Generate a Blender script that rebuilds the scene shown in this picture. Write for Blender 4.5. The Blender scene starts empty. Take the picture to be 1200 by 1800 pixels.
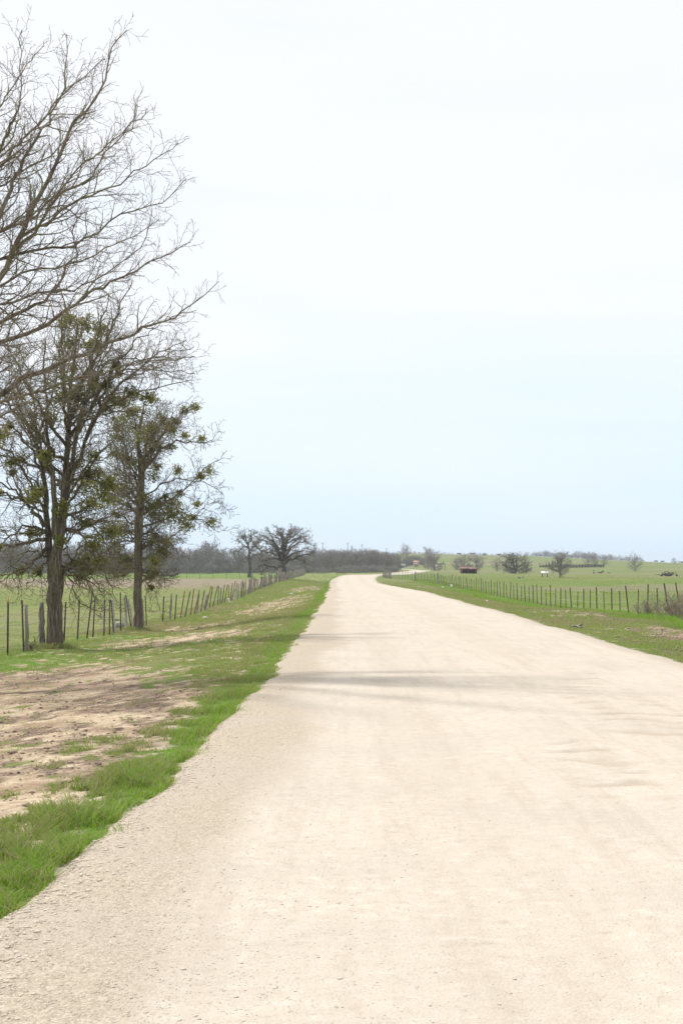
import bpy, math, random
import numpy as np
R = math.radians
random.seed(7); rng = np.random.default_rng(11)
C = bpy.context.scene.collection
SC = bpy.context.scene

# ------------------------------------------------------------ camera, sky, sun, exposure
F = 2825.0                    # focal length in pixels of the 1200 x 1800 photograph
EYE = 1.6
PITCH = math.atan(100 / F)
cam_d = bpy.data.cameras.new('camera'); cam = bpy.data.objects.new('camera', cam_d); C.objects.link(cam)
cam_d.sensor_fit = 'VERTICAL'; cam_d.sensor_height = 22.3; cam_d.sensor_width = 22.3
cam_d.lens = F / 1800 * 22.3
cam.location = (0, 0, EYE); cam.rotation_euler = (math.pi / 2 + PITCH, 0, 0)
cam_d.clip_start = 0.1; cam_d.clip_end = 20000
cam_d.dof.use_dof = True; cam_d.dof.focus_distance = 17.0; cam_d.dof.aperture_fstop = 9
SC.camera = cam

SUN_AZ, SUN_EL = -50.0, 47.0       # degrees right of the road direction, degrees up
sv = (math.sin(R(SUN_AZ)) * math.cos(R(SUN_EL)), math.cos(R(SUN_AZ)) * math.cos(R(SUN_EL)), math.sin(R(SUN_EL)))
sd = bpy.data.lights.new('sun', 'SUN'); sun = bpy.data.objects.new('sun', sd); C.objects.link(sun)
sd.energy = 3.5; sd.angle = R(2.2); sd.color = (1.0, 0.965, 0.91)
from mathutils import Vector
sun.rotation_euler = Vector(sv).to_track_quat('Z', 'Y').to_euler()
sun.location = (-30, 20, 40)

W = bpy.data.worlds.new('World'); SC.world = W; W.use_nodes = True
nt = W.node_tree; nt.nodes.clear()
def N(t, typ, **kw):
    n = t.nodes.new(typ)
    for k, v in kw.items(): setattr(n, k, v)
    return n
def L(t, a, b): t.links.new(a, b)
out = N(nt, 'ShaderNodeOutputWorld'); bg = N(nt, 'ShaderNodeBackground'); bg.inputs['Strength'].default_value = 0.1
sky = N(nt, 'ShaderNodeTexSky', sky_type='NISHITA', sun_disc=False)
sky.sun_elevation = R(SUN_EL); sky.sun_rotation = R(SUN_AZ); sky.air_density = 1.0; sky.dust_density = 0.6; sky.ozone_density = 1.4
tc = N(nt, 'ShaderNodeTexCoord'); sep = N(nt, 'ShaderNodeSeparateXYZ'); L(nt, tc.outputs['Generated'], sep.inputs[0])
# thin high cloud: a veil that thickens upwards, broken by stretched noise
mp = N(nt, 'ShaderNodeMapping'); mp.inputs['Scale'].default_value = (1.0, 1.0, 7.0); L(nt, tc.outputs['Generated'], mp.inputs[0])
no = N(nt, 'ShaderNodeTexNoise'); no.inputs['Scale'].default_value = 3.0; no.inputs['Detail'].default_value = 5; no.inputs['Roughness'].default_value = .5
L(nt, mp.outputs[0], no.inputs['Vector'])
mr = N(nt, 'ShaderNodeMapRange', interpolation_type='SMOOTHSTEP'); mr.inputs['From Min'].default_value = -0.02; mr.inputs['From Max'].default_value = 0.21
L(nt, sep.outputs['Z'], mr.inputs['Value'])
nn = N(nt, 'ShaderNodeMath', operation='MULTIPLY_ADD'); nn.inputs[1].default_value = 1.0; nn.inputs[2].default_value = -0.5; L(nt, no.outputs['Fac'], nn.inputs[0])
ad = N(nt, 'ShaderNodeMath', operation='ADD', use_clamp=True); L(nt, mr.outputs[0], ad.inputs[0]); L(nt, nn.outputs[0], ad.inputs[1])
cr = N(nt, 'ShaderNodeMix', data_type='RGBA')
cr.inputs['A'].default_value = (7.5, 9.1, 10.8, 1); cr.inputs['B'].default_value = (9.8, 9.9, 10.3, 1)
L(nt, ad.outputs[0], cr.inputs['Factor'])
mx = N(nt, 'ShaderNodeMix', data_type='RGBA'); mx.inputs['Factor'].default_value = 0.9
L(nt, sky.outputs[0], mx.inputs['A']); L(nt, cr.outputs['Result'], mx.inputs['B'])
L(nt, mx.outputs['Result'], bg.inputs['Color']); L(nt, bg.outputs[0], out.inputs['Surface'])

SC.view_settings.view_transform = 'Standard'; SC.view_settings.look = 'None'
SC.view_settings.exposure = 0.1; SC.view_settings.gamma = 1.0
SC.render.engine = 'CYCLES'; SC.cycles.use_denoising = True; SC.cycles.max_bounces = 5; SC.cycles.volume_bounces = 0

# ------------------------------------------------------------ noise
def _hash(ix, iy, s):
    h = (ix.astype(np.int64) * 374761393 + iy.astype(np.int64) * 668265263 + s * 974711) & 0xffffffff
    h = ((h ^ (h >> 13)) * 1274126177) & 0xffffffff
    return ((h ^ (h >> 16)) & 0xffff) / 65535.0
def vnoise(x, y, s=0):
    x = np.asarray(x, float); y = np.asarray(y, float)
    ix = np.floor(x); iy = np.floor(y); fx = x - ix; fy = y - iy
    fx = fx * fx * (3 - 2 * fx); fy = fy * fy * (3 - 2 * fy)
    a = _hash(ix, iy, s); b = _hash(ix + 1, iy, s); c = _hash(ix, iy + 1, s); d = _hash(ix + 1, iy + 1, s)
    return (a * (1 - fx) + b * fx) * (1 - fy) + (c * (1 - fx) + d * fx) * fy
def fbm(x, y, s=0, o=4):
    t = 0; w = 1; tw = 0
    for k in range(o):
        t = t + w * vnoise(x * 2 ** k + 17.3 * k, y * 2 ** k - 9.1 * k, s + k); tw += w; w *= .55
    return t / tw
def sstep(a, b, x):
    t = np.clip((np.asarray(x, float) - a) / (b - a), 0, 1); return t * t * (3 - 2 * t)

# ------------------------------------------------------------ terrain function
RCX = ([-60, 114, 160, 227, 262, 290, 305, 320, 345, 400, 470, 560, 610, 660, 720, 900], [2.45, 2.5, 2.3, 1.7, 2.0, 3.2, 4.8, 7.2, 11.2, 15.5, 20.8, 27.6, 29.5, 28, 24, 10])
RZ = ([-60, 114, 160, 227, 270, 298, 325, 345, 400, 560, 620, 720, 900, 1100, 3000], [0, 0, -.2, -.4, .08, .5, .42, .42, .62, 1.02, 1.0, .95, 3, 6, 6])
_Yt = np.arange(-60, 1300, 4.0)
def _soft(tab):
    v = np.interp(_Yt, *tab); k = np.array([1, 2, 3, 2, 1.]); k /= k.sum(); return np.convolve(np.pad(v, 2, 'edge'), k, 'valid')
_RC, _RZv = _soft(RCX), _soft(RZ)
def road_c(Y): return np.interp(Y, _Yt, _RC)
def road_z(Y): return np.interp(Y, _Yt, _RZv)
SL = ([-60, 20, 37, 60, 80, 126, 167, 230, 330, 500, 700, 3000], [-.3, -.33, -.4, -.62, -.8, -.58, -.2, .1, .28, .75, 1.5, 1.5])
SR = ([-60, 20, 50, 62, 70, 80, 110, 140, 200, 260, 400, 600, 700, 3000], [-.3, -.3, -.22, -.16, -.3, -.6, -.74, -.5, -.2, .1, .55, 1.2, 1.5, 1.5])
HX = ([-2000, -300, -100, -16, 39, 78, 117, 156, 195, 234, 400, 2000], [1.5, 1.5, 3, 10, 12.5, 11.3, 10.6, 9.0, 6.7, 5.1, 3.6, 3])
def half_w(Y): return np.full_like(np.asarray(Y, float), 3.5)
def tz(x, Y):
    x = np.asarray(x, float); Y = np.asarray(Y, float)
    rc = road_c(Y); rz = road_z(Y); d = x - rc
    side = np.where(d < 0, np.interp(Y, *SL), np.interp(Y, *SR))
    blend = 5.5 + 5 * sstep(300, 420, Y)
    o = np.abs(d) - 3.6
    z = rz - .05 * sstep(-.6, .3, o) + (side - rz) * sstep(0, blend, o)
    h = np.interp(x, *HX)
    t = np.clip((Y - 560) / 540, 0, 1)
    w = sstep(0, 30, o)
    z = z + (h - 1.4) * t ** 1.15 * (w + (1 - w) * .3)
    z = z - .004 * np.clip(Y - 1120, 0, None)
    nz = sstep(0.1, 2.5, o)
    amp = .05 + .0006 * np.clip(np.abs(Y), 0, 900)
    z = z + nz * (fbm(x / 9 + 40, Y / 14, 5, 3) - .5) * amp * 1.1
    z = z + nz * (fbm(x * 1.4, Y * 1.4, 8, 3) - .5) * .07 * sstep(160, 60, Y)
    # low wave of soil thrown up beside the road on the right
    z = z + .12 * np.exp(-((d - 7.2) / 1.3) ** 2) * sstep(140, 90, Y) * sstep(30, 60, Y) * (0.4 + fbm(x * .5, Y * .35, 3, 2))
    return z
def tz1(x, y): return float(tz(np.array([x]), np.array([y]))[0])

cP, sP = math.cos(PITCH), math.sin(PITCH)
def at(px, py, Y):
    """world point seen at pixel (px, py) at distance Y along the road"""
    u = (px - 600) / F; v = (900 - py) / F
    dy = cP - v * sP; dz = sP + v * cP
    k = Y / dy
    return np.array([u * k, Y, EYE + dz * k])
def gnd(px, py, lo=5.0, hi=1090.0):
    Ys = np.geomspace(lo, hi, 1600); u = (px - 600) / F; v = (900 - py) / F
    dy = cP - v * sP; dz = sP + v * cP; k = Ys / dy
    g = tz(u * k, Ys); below = (EYE + dz * k) <= g
    i = int(np.argmax(below)) if below.any() else len(Ys) - 1
    return np.array([u * k[i], Ys[i], g[i]])
def base(px, Y):
    x = (px - 600) / F * Y; return np.array([x, Y, tz1(x, Y)])
def mpp(Y): return Y / F

# ------------------------------------------------------------ object helpers
def tag(o, label=None, cat=None, group=None, kind=None):
    if label: o['label'] = label
    if cat: o['category'] = cat
    if group: o['group'] = group
    if kind: o['kind'] = kind
    return o
def empty(name, loc, label, cat, group=None):
    o = bpy.data.objects.new(name, None); C.objects.link(o); o.location = tuple(loc); o.empty_display_size = .2
    return tag(o, label, cat, group)
def mesh_np(name, V, Fc, mat, parent=None, smooth=False, loops=None, attrs=None):
    """V (n,3); Fc list of (m,k) int arrays; vertices are given in world or parent space"""
    me = bpy.data.meshes.new(name); V = np.asarray(V, np.float32)
    Fc = [np.asarray(f) for f in Fc if len(f)]
    me.vertices.add(len(V)); me.vertices.foreach_set('co', V.ravel())
    nl = sum(f.size for f in Fc); nf = sum(len(f) for f in Fc)
    me.loops.add(nl); me.polygons.add(nf)
    me.loops.foreach_set('vertex_index', np.concatenate([f.ravel() for f in Fc]).astype(np.int32))
    tot = np.concatenate([np.full(len(f), f.shape[1]) for f in Fc]); st = np.concatenate([[0], np.cumsum(tot)[:-1]])
    me.polygons.foreach_set('loop_start', st.astype(np.int32)); me.polygons.foreach_set('loop_total', tot.astype(np.int32))
    if smooth: me.polygons.foreach_set('use_smooth', np.ones(nf, bool))
    for k, a in (attrs or {}).items():
        at_ = me.attributes.new(k, 'FLOAT', 'POINT'); at_.data.foreach_set('value', np.asarray(a, np.float32))
    me.update(calc_edges=True); me.validate()
    me.materials.append(mat)
    o = bpy.data.objects.new(name, me); C.objects.link(o)
    if parent is not None: o.parent = parent
    return o

class MB:
    def __init__(s): s.V = []; s.F = {}; s.n = 0
    def add(s, V, F):
        V = np.asarray(V, float)
        for f in F: 
            f = np.asarray(f); s.F.setdefault(f.shape[1], []).append(f + s.n)
        s.V.append(V); s.n += len(V)
    def box(s, c, d, rz=0, ry=0, rx=0, jit=0):
        v = np.array([[x, y, z] for x in (-.5, .5) for y in (-.5, .5) for z in (-.5, .5)]) * d
        if jit: v = v + rng.normal(0, jit, v.shape)
        v = rot(v, rx, ry, rz) + np.asarray(c)
        s.add(v, [[[0, 1, 3, 2], [4, 6, 7, 5], [0, 4, 5, 1], [2, 3, 7, 6], [0, 2, 6, 4], [1, 5, 7, 3]]])
    def tube(s, pts, rad, sides=8, cap=True, rough=0):
        V, Fq = tubes([(np.asarray(pts, float), np.asarray(rad, float))], sides)
        if rough: V = V + rng.normal(0, rough, V.shape)
        n = len(pts); F = list(Fq)
        if cap:
            F.append(np.array([[*range(sides - 1, -1, -1)]])); F.append(np.array([[*range((n - 1) * sides, n * sides)]]))
        s.add(V, F)
    def build(s, name, mat, parent=None, smooth=False):
        V = np.concatenate(s.V)
        if parent is not None:
            V = V - np.array(parent.location)
        return mesh_np(name, V, [np.concatenate(f) for f in s.F.values()], mat, parent, smooth)
def rot(v, rx=0, ry=0, rz=0):
    cx, sx, cy, sy, cz, sz = math.cos(rx), math.sin(rx), math.cos(ry), math.sin(ry), math.cos(rz), math.sin(rz)
    m = np.array([[cz, -sz, 0], [sz, cz, 0], [0, 0, 1]]) @ np.array([[cy, 0, sy], [0, 1, 0], [-sy, 0, cy]]) @ np.array([[1, 0, 0], [0, cx, -sx], [0, sx, cx]])
    return v @ m.T
def tubes(pl, sides=3):
    """all polylines -> vertices, quad faces"""
    by = {}
    for p, r in pl: by.setdefault(len(p), []).append((p, r))
    Vs = []; Fs = []; off = 0
    ang = np.arange(sides) * 2 * np.pi / sides
    for n, items in by.items():
        P = np.stack([i[0] for i in items]); Rr = np.stack([i[1] for i in items]); m = len(items)
        T = np.gradient(P, axis=1); T /= np.linalg.norm(T, axis=2, keepdims=True) + 1e-9
        mean = P[:, -1] - P[:, 0]; mean /= np.linalg.norm(mean, axis=1, keepdims=True) + 1e-9
        ref = np.where(np.abs(mean[:, 2:3]) > .75, np.array([[1., .13, 0]]), np.array([[0, .1, 1.]]))
        U = np.cross(T, ref[:, None, :]); U /= np.linalg.norm(U, axis=2, keepdims=True) + 1e-9
        Wv = np.cross(T, U)
        ring = P[:, :, None, :] + Rr[:, :, None, None] * (U[:, :, None, :] * np.cos(ang)[None, None, :, None] + Wv[:, :, None, :] * np.sin(ang)[None, None, :, None])
        Vs.append(ring.reshape(-1, 3))
        idx = np.arange(m * n * sides).reshape(m, n, sides) + off
        a = idx[:, :-1]; b = idx[:, 1:]
        q = np.stack([a, np.roll(a, -1, 2), np.roll(b, -1, 2), b], -1).reshape(-1, 4)
        Fs.append(q); off += m * n * sides
    return np.concatenate(Vs), [np.concatenate(Fs)]

# ------------------------------------------------------------ materials
def new_mat(name):
    m = bpy.data.materials.new(name); m.use_nodes = True; t = m.node_tree; b = t.nodes['Principled BSDF']
    b.inputs['Roughness'].default_value = .85; b.inputs['Specular IOR Level'].default_value = .25
    return m, t, b
def noise(t, scale, detail=4, rough=.55, vec=None, dim='3D'):
    n = N(t, 'ShaderNodeTexNoise'); n.inputs['Scale'].default_value = scale; n.inputs['Detail'].default_value = detail; n.inputs['Roughness'].default_value = rough
    if vec is not None: L(t, vec, n.inputs['Vector'])
    return n.outputs['Fac']
def ramp(t, fac, stops):
    r = N(t, 'ShaderNodeValToRGB'); e = r.color_ramp.elements
    while len(e) < len(stops): e.new(.5)
    for k, (p, c) in enumerate(stops): e[k].position = p; e[k].color = (*c, 1)
    L(t, fac, r.inputs[0]); return r.outputs[0]
def mixc(t, fac, a, b, mode='MIX'):
    m = N(t, 'ShaderNodeMix', data_type='RGBA', blend_type=mode)
    for s, v in (('Factor', fac), ('A', a), ('B', b)):
        if isinstance(v, (int, float)): m.inputs[s].default_value = v
        elif isinstance(v, tuple): m.inputs[s].default_value = (*v, 1)
        else: L(t, v, m.inputs[s])
    return m.outputs['Result']
def bump(t, b, h, strength, dist):
    n = N(t, 'ShaderNodeBump'); n.inputs['Strength'].default_value = strength; n.inputs['Distance'].default_value = dist
    L(t, h, n.inputs['Height']); L(t, n.outputs[0], b.inputs['Normal'])
def obj_vec(t, scale=(1, 1, 1)):
    c = N(t, 'ShaderNodeTexCoord'); m = N(t, 'ShaderNodeMapping'); m.inputs['Scale'].default_value = scale
    L(t, c.outputs['Object'], m.inputs[0]); return m.outputs[0]
def attr(t, name):
    a = N(t, 'ShaderNodeAttribute', attribute_name=name); return a.outputs['Fac']
def mrange(t, v, a, b, c=0., d=1.):
    m = N(t, 'ShaderNodeMapRange'); L(t, v, m.inputs['Value'])
    for k, q in (('From Min', a), ('From Max', b), ('To Min', c), ('To Max', d)): m.inputs[k].default_value = q
    return m.outputs[0]

def mat_simple(name, c1, c2, scale=6, rough=.85, bscale=None, bdist=.01, stretch=(1, 1, 1)):
    m, t, b = new_mat(name); v = obj_vec(t, stretch)
    f = noise(t, scale, 5, .6, v); L(t, ramp(t, f, [(.3, c1), (.7, c2)]), b.inputs['Base Color'])
    b.inputs['Roughness'].default_value = rough
    if bscale: bump(t, b, noise(t, bscale, 5, .6, v), .7, bdist)
    return m
def mat_bark(name, dark, mid, light, scale=14, st=.12):
    m, t, b = new_mat(name); v = obj_vec(t, (1, 1, st))
    f = noise(t, scale, 6, .65, v); g = noise(t, 1.7, 3, .5, obj_vec(t))
    c = ramp(t, f, [(.36, dark), (.52, mid), (.68, light)])
    c = mixc(t, mrange(t, g, .5, .75), c, tuple(x * y for x, y in zip(mid, (.92, 1.12, .7))))
    L(t, c, b.inputs['Base Color']); bump(t, b, f, 1.0, .035); return m
M = {}
M['bark_near'] = mat_bark('bark_near', (.09, .07, .052), (.20, .16, .12), (.34, .285, .22), 9, .3)
M['bark_elm'] = mat_bark('bark_elm', (.06, .047, .036), (.145, .115, .086), (.31, .265, .21), 22, .09)
M['twig_near'] = mat_bark('twig_near', (.14, .115, .085), (.235, .195, .15), (.35, .30, .24), 5, 1)
M['twig_elm'] = mat_bark('twig_elm', (.11, .088, .06), (.18, .148, .104), (.28, .235, .17), 4, 1)
M['bark_oak'] = mat_bark('bark_oak', (.05, .045, .042), (.10, .09, .08), (.19, .17, .15), 3, .4)
M['twig_oak'] = mat_bark('twig_oak', (.12, .108, .088), (.19, .17, .138), (.27, .245, .205), 1, 1)
M['wood_grey'] = mat_bark('far_wood_bark', (.165, .148, .14), (.235, .213, .20), (.32, .293, .278), .8, 1)
M['brush'] = mat_bark('brush_twig', (.24, .22, .205), (.32, .30, .285), (.42, .39, .37), .8, 1)
M['bush'] = mat_bark('dead_stem', (.2, .155, .115), (.35, .285, .225), (.5, .43, .35), 6, 1)
M['steel'] = mat_simple('steel_post_paint', (.028, .022, .018), (.085, .055, .04), 18)
M['rust'] = mat_simple('rusty_steel', (.10, .042, .022), (.24, .105, .06), 14)
M['cedar'] = mat_bark('weathered_cedar', (.10, .085, .072), (.27, .24, .21), (.46, .43, .39), 26, .07)
M['cedar_pale'] = mat_bark('bleached_cedar', (.24, .21, .18), (.46, .43, .38), (.62, .59, .54), 22, .07)
M['wire'] = mat_simple('galvanised_wire', (.22, .21, .20), (.4, .39, .37), 8, .5)
M['white'] = mat_simple('weathered_white', (.62, .62, .62), (.82, .82, .80), 3)
M['stone'] = mat_simple('pale_stone', (.38, .32, .25), (.62, .55, .45), 5, .9, 12, .02)
M['red_roof'] = mat_simple('rusty_red_sheet_roof', (.18, .07, .055), (.30, .15, .11), 1.2, .6)
M['dark'] = mat_simple('dark_boards', (.02, .018, .018), (.05, .045, .042), 2)
M['plank'] = mat_simple('grey_planks', (.12, .105, .095), (.22, .20, .18), 3)
M['cream'] = mat_simple('cream_wall', (.55, .45, .36), (.7, .6, .5), 1)
M['glass'] = mat_simple('window_glass', (.03, .035, .04), (.05, .06, .07), 1, .1)
M['hide'] = mat_simple('black_hide', (.012, .011, .01), (.03, .026, .022), 3, .6)
M['blue'] = mat_simple('pale_blue_plastic', (.5, .58, .74), (.66, .72, .82), 4, .4)

def mat_leaf(name, c1, c2, c3, trans=.35):
    m, t, b = new_mat(name); b.inputs['Roughness'].default_value = .55; b.inputs['Specular IOR Level'].default_value = .3
    c = ramp(t, attr(t, 'tint'), [(0, c1), (.5, c2), (1, c3)]); L(t, c, b.inputs['Base Color'])
    tr = N(t, 'ShaderNodeBsdfTranslucent'); L(t, c, tr.inputs['Color'])
    mx = N(t, 'ShaderNodeMixShader'); mx.inputs[0].default_value = trans
    o = t.nodes['Material Output']; L(t, b.outputs[0], mx.inputs[1]); L(t, tr.outputs[0], mx.inputs[2]); L(t, mx.outputs[0], o.inputs['Surface'])
    return m
M['mistle'] = mat_leaf('mistletoe_leaf', (.12, .11, .035), (.19, .20, .055), (.36, .34, .10), .5)
M['grass'] = mat_leaf('grass_blade', (.38, .315, .18), (.245, .31, .06), (.215, .39, .03), .45)

# ground
m, t, b = new_mat('ground_cover'); M['ground'] = m
cov, fre, lit, mau = attr(t, 'cover'), attr(t, 'fresh'), attr(t, 'litter'), attr(t, 'mauve')
v = obj_vec(t); n1 = noise(t, 9, 6, .65, v); n2 = noise(t, .9, 5, .6, v); n3 = noise(t, .06, 5, .6, v); n4 = noise(t, 40, 4, .6, v)
soil = ramp(t, n1, [(.3, (.35, .26, .17)), (.5, (.54, .43, .295)), (.68, (.68, .57, .42))])
soil = mixc(t, mrange(t, n2, .48, .66), soil, (.34, .235, .16))
soil = mixc(t, lit, soil, ramp(t, n4, [(.35, (.09, .06, .045)), (.5, (.19, .135, .10)), (.66, (.40, .30, .23))]))
olive = ramp(t, n1, [(.3, (.085, .13, .022)), (.5, (.14, .185, .042)), (.72, (.225, .235, .085))])
olive = mixc(t, mrange(t, n2, .42, .62), olive, (.15, .20, .05))
olive = mixc(t, mrange(t, n3, .4, .65), olive, mixc(t, .5, olive, (.29, .25, .13)))
soil = mixc(t, attr(t, 'sandy'), soil, ramp(t, n4, [(.3, (.42, .35, .275)), (.7, (.58, .51, .43))]))
green = ramp(t, n1, [(.3, (.07, .13, .02)), (.5, (.12, .21, .035)), (.72, (.19, .28, .06))])
gc = mixc(t, fre, olive, green)
gc = mixc(t, mau, gc, mixc(t, n1, (.20, .17, .12), (.30, .25, .19)))
co = mixc(t, cov, soil, gc); L(t, co, b.inputs['Base Color'])
b.inputs['Roughness'].default_value = 1; b.inputs['Specular IOR Level'].default_value = .05
bump(t, b, n1, .9, .05)

# road
m, t, b = new_mat('limestone_gravel'); M['road'] = m
loose = attr(t, 'loose'); rip = attr(t, 'ripple')
v = obj_vec(t); g1 = noise(t, 70, 5, .7, v); g2 = noise(t, .55, 4, .6, v)
vs = obj_vec(t, (2.6, .16, 1)); g3 = noise(t, 1.5, 6, .72, vs); g5 = noise(t, 9, 6, .75, v)
vo = N(t, 'ShaderNodeTexVoronoi'); vo.inputs['Scale'].default_value = 75; L(t, v, vo.inputs['Vector'])
vo2 = N(t, 'ShaderNodeTexVoronoi'); vo2.inputs['Scale'].default_value = 120; L(t, v, vo2.inputs['Vector'])
firm = ramp(t, g1, [(.25, (.46, .398, .318)), (.5, (.575, .511, .42)), (.75, (.64, .585, .497))])
firm = mixc(t, mrange(t, g3, .48, .66, 0, .6), firm, (.47, .40, .32))
firm = mixc(t, mrange(t, g5, .54, .72, 0, .75), firm, (.44, .365, .285))
firm = mixc(t, mrange(t, g5, .46, .32, 0, .6), firm, (.69, .64, .565))
firm = mixc(t, mrange(t, vo2.outputs['Distance'], .05, .0, 0, .0), firm, (.4, .34, .27))
ls = ramp(t, vo.outputs['Color'], [(.1, (.38, .312, .232)), (.5, (.47, .398, .304)), (.9, (.58, .51, .412))])
c = mixc(t, loose, firm, ls)
c = mixc(t, mrange(t, g2, .42, .62, 0, .4), c, (.49, .43, .36))
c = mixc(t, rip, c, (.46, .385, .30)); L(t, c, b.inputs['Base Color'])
b.inputs['Roughness'].default_value = 1; b.inputs['Specular IOR Level'].default_value = .05
hh = N(t, 'ShaderNodeMath', operation='MULTIPLY_ADD'); L(t, vo.outputs['Distance'], hh.inputs[0]); hh.inputs[1].default_value = -1.0; L(t, g1, hh.inputs[2])
bs = N(t, 'ShaderNodeBump'); bs.inputs['Distance'].default_value = .012; L(t, mrange(t, loose, 0, 1, .25, .5), bs.inputs['Strength']); L(t, hh.outputs[0], bs.inputs['Height']); L(t, bs.outputs[0], b.inputs['Normal'])

# ------------------------------------------------------------ road edges and ground zones
def edgeL(Y):
    far = sstep(500, 60, Y)
    t = np.interp(Y, [0, 5, 7.2, 9, 10.4, 11.6, 13, 14.6, 17.6, 20, 22, 24.4, 27, 30, 41, 53, 70], [-4.17, -4.17, -4.12, -4.05, -3.96, -3.84, -3.83, -3.84, -3.82, -3.73, -3.65, -3.54, -3.64, -3.6, -3.55, -3.47, -3.52])
    return road_c(Y) + t + far * ((fbm(Y * .18, Y * 0 + 3, 21, 3) - .5) * .4 * sstep(25, 45, Y) + (fbm(Y * 1.5, Y * 0 + 9, 22, 3) - .5) * (.14 + .2 * sstep(15, 40, Y)))
def edgeR(Y):
    return road_c(Y) + 3.5 + sstep(500, 60, Y) * ((fbm(Y * .2, Y * 0 + 31, 23, 3) - .5) * .5 + (fbm(Y * 1.5, Y * 0 + 5, 24, 3) - .5) * .15)
def ell(x, Y, cx, cy, rx, ry): return np.sqrt(((x - cx) / rx) ** 2 + ((Y - cy) / ry) ** 2)
def zones(x, Y):
    x = np.asarray(x, float); Y = np.asarray(Y, float)
    oL = edgeL(Y) - x; oR = x - edgeR(Y); jig = (fbm(Y * 2.2, Y * 0 + 2, 33, 3) - .5) * .3; oL = oL + .1 + jig; oR = oR + .06 + jig * .5
    n = fbm(x * 1.1, Y * .45, 31, 4); nf = fbm(x * 4.5, Y * 2.6, 35, 4); nb = fbm(x * .25, Y * .12, 39, 3)
    # left verge
    bare = np.maximum.reduce([1.0 * sstep(1.2, .7, ell(x, Y, -5.3, 17, 3.7, 14) + (n - .5) * .6),
                              .62 * sstep(1.2, .6, ell(x, Y, -4.4, 45, 2.0, 6) + (n - .5) * .8),
                              .55 * sstep(1.2, .5, ell(x, Y, -5.3, 61, 1.9, 8) + (n - .5) * .8),
                              .62 * sstep(1.3, .4, ell(x, Y, -3.6, 90, 2.4, 30) + (n - .5) * 1.1),
                              .5 * sstep(1.2, .6, ell(x, Y, -3.2, 150, 1.7, 26) + (n - .5) * .8)])
    strip = sstep(.64, .3, oL + (n - .5) * 1.1 - .15 * sstep(8, 25, Y)) 
    far_g = sstep(27, 36, Y + (n - .5) * 9)
    cl = np.clip(1.0 - bare, 0, 1); cl = np.maximum(cl, strip)
    nff = fbm(x * 11, Y * 7, 37, 3)
    cl = np.where(strip > .5, cl, np.clip(cl - .1 - .24 * sstep(.45, .6, n), 0, 1))
    cov_l = np.clip(cl + ((nf - .5) * 1.9 + (nff - .5) * 1.1) * (1 - .75 * strip) + .25 * (n - .5), 0, 1)
    cov_l = sstep(.34, .6, cov_l) * sstep(-.04, .1, oL + (nff - .5) * .25)
    fr_l = np.clip(.42 + (nb - .5) * 1.3 + (n - .5) * .9 + .5 * strip - .3 * bare, 0, 1)
    lit_l = np.clip(sstep(.43, .56, fbm(x * 1.2, Y * .8, 45, 4)) * 1.0 * sstep(.38, .56, nff * .5 + nf * .5) + .35 * sstep(17, 24, Y) * sstep(34, 27, Y), 0, 1)
    # left pasture beyond the fence
    pl = sstep(-7.9, -9.2, x)
    band = sstep(150, 172, Y + (nb - .5) * 30) * sstep(252, 236, Y + (nb - .5) * 8)
    wave = fbm(x * .05, Y * .09, 51, 3)
    fr_pl = np.where(Y > 236, 1.0, np.clip(.26 + (nb - .5) * 1.1 + (wave - .5) * .7, 0, 1))
    mau_l = np.clip(band * .85 + sstep(.56, .68, wave) * .35 * (Y < 240), 0, 1) * pl
    cov_l = cov_l * (1 - pl) + pl * np.clip(.92 + (nf - .6) * .5, 0, 1)
    fr_l = fr_l * (1 - pl) + pl * fr_pl
    # right verge
    br = np.maximum.reduce([sstep(1.2, .6, ell(x, Y, 9.2, 41, 1.6, 7) + (n - .5) * .8),
                            .6 * sstep(1.2, .5, ell(x, Y, 8.6, 60, 1.5, 10) + (n - .5)),
                            .6 * sstep(1.2, .5, ell(x, Y, 9.0, 95, 1.4, 14) + (n - .5)),
                            .5 * sstep(1.2, .5, ell(x, Y, 9.0, 165, 1.6, 30) + (n - .5))])
    cov_r = sstep(.3, .62, np.clip(.72 - .5 * br + (nf - .5) * 1.9 + .3 * sstep(9.6, 11.2, x), 0, 1)) * sstep(-.04, .15, oR)
    gr = sstep(9.6, 11.2, x + (n - .5) * 2.5) * sstep(13.8, 12.6, x)
    fr_r = np.clip(.42 + (nb - .5) * 1.1 + .75 * gr * sstep(.35, .6, n), 0, 1)
    lit_r = np.clip(.5 + sstep(.42, .6, fbm(x * .9, Y * .5, 47, 3)) * .6, 0, 1)
    pr = sstep(12.8, 14.2, x)
    wr = fbm(x * .035, Y * .05, 55, 4); w2 = fbm(x * .16, Y * .08, 57, 4)
    fr_pr = np.clip(.36 + (wr - .5) * 1.1 + sstep(.6, .72, w2) * .5 - .15 * sstep(.62, .72, wr), 0, 1)
    cov_r = cov_r * (1 - pr) + pr * np.clip(.95 + (nf - .65) * .5, 0, 1)
    fr_r = fr_r * (1 - pr) + pr * fr_pr
    far = sstep(400, 620, Y)
    fr_r = fr_r * (1 - far) + far * np.clip(.45 + (wr - .5) * 1.5, 0, 1)
    mau_r = pr * sstep(.5, .7, fbm(x * .03, Y * .03 + 9, 61, 3)) * .55
    left = (x < road_c(Y))
    return (np.where(left, cov_l, cov_r), np.where(left, fr_l, fr_r), np.where(left, lit_l, lit_r), np.where(left, mau_l, mau_r), oL, oR)

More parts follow.
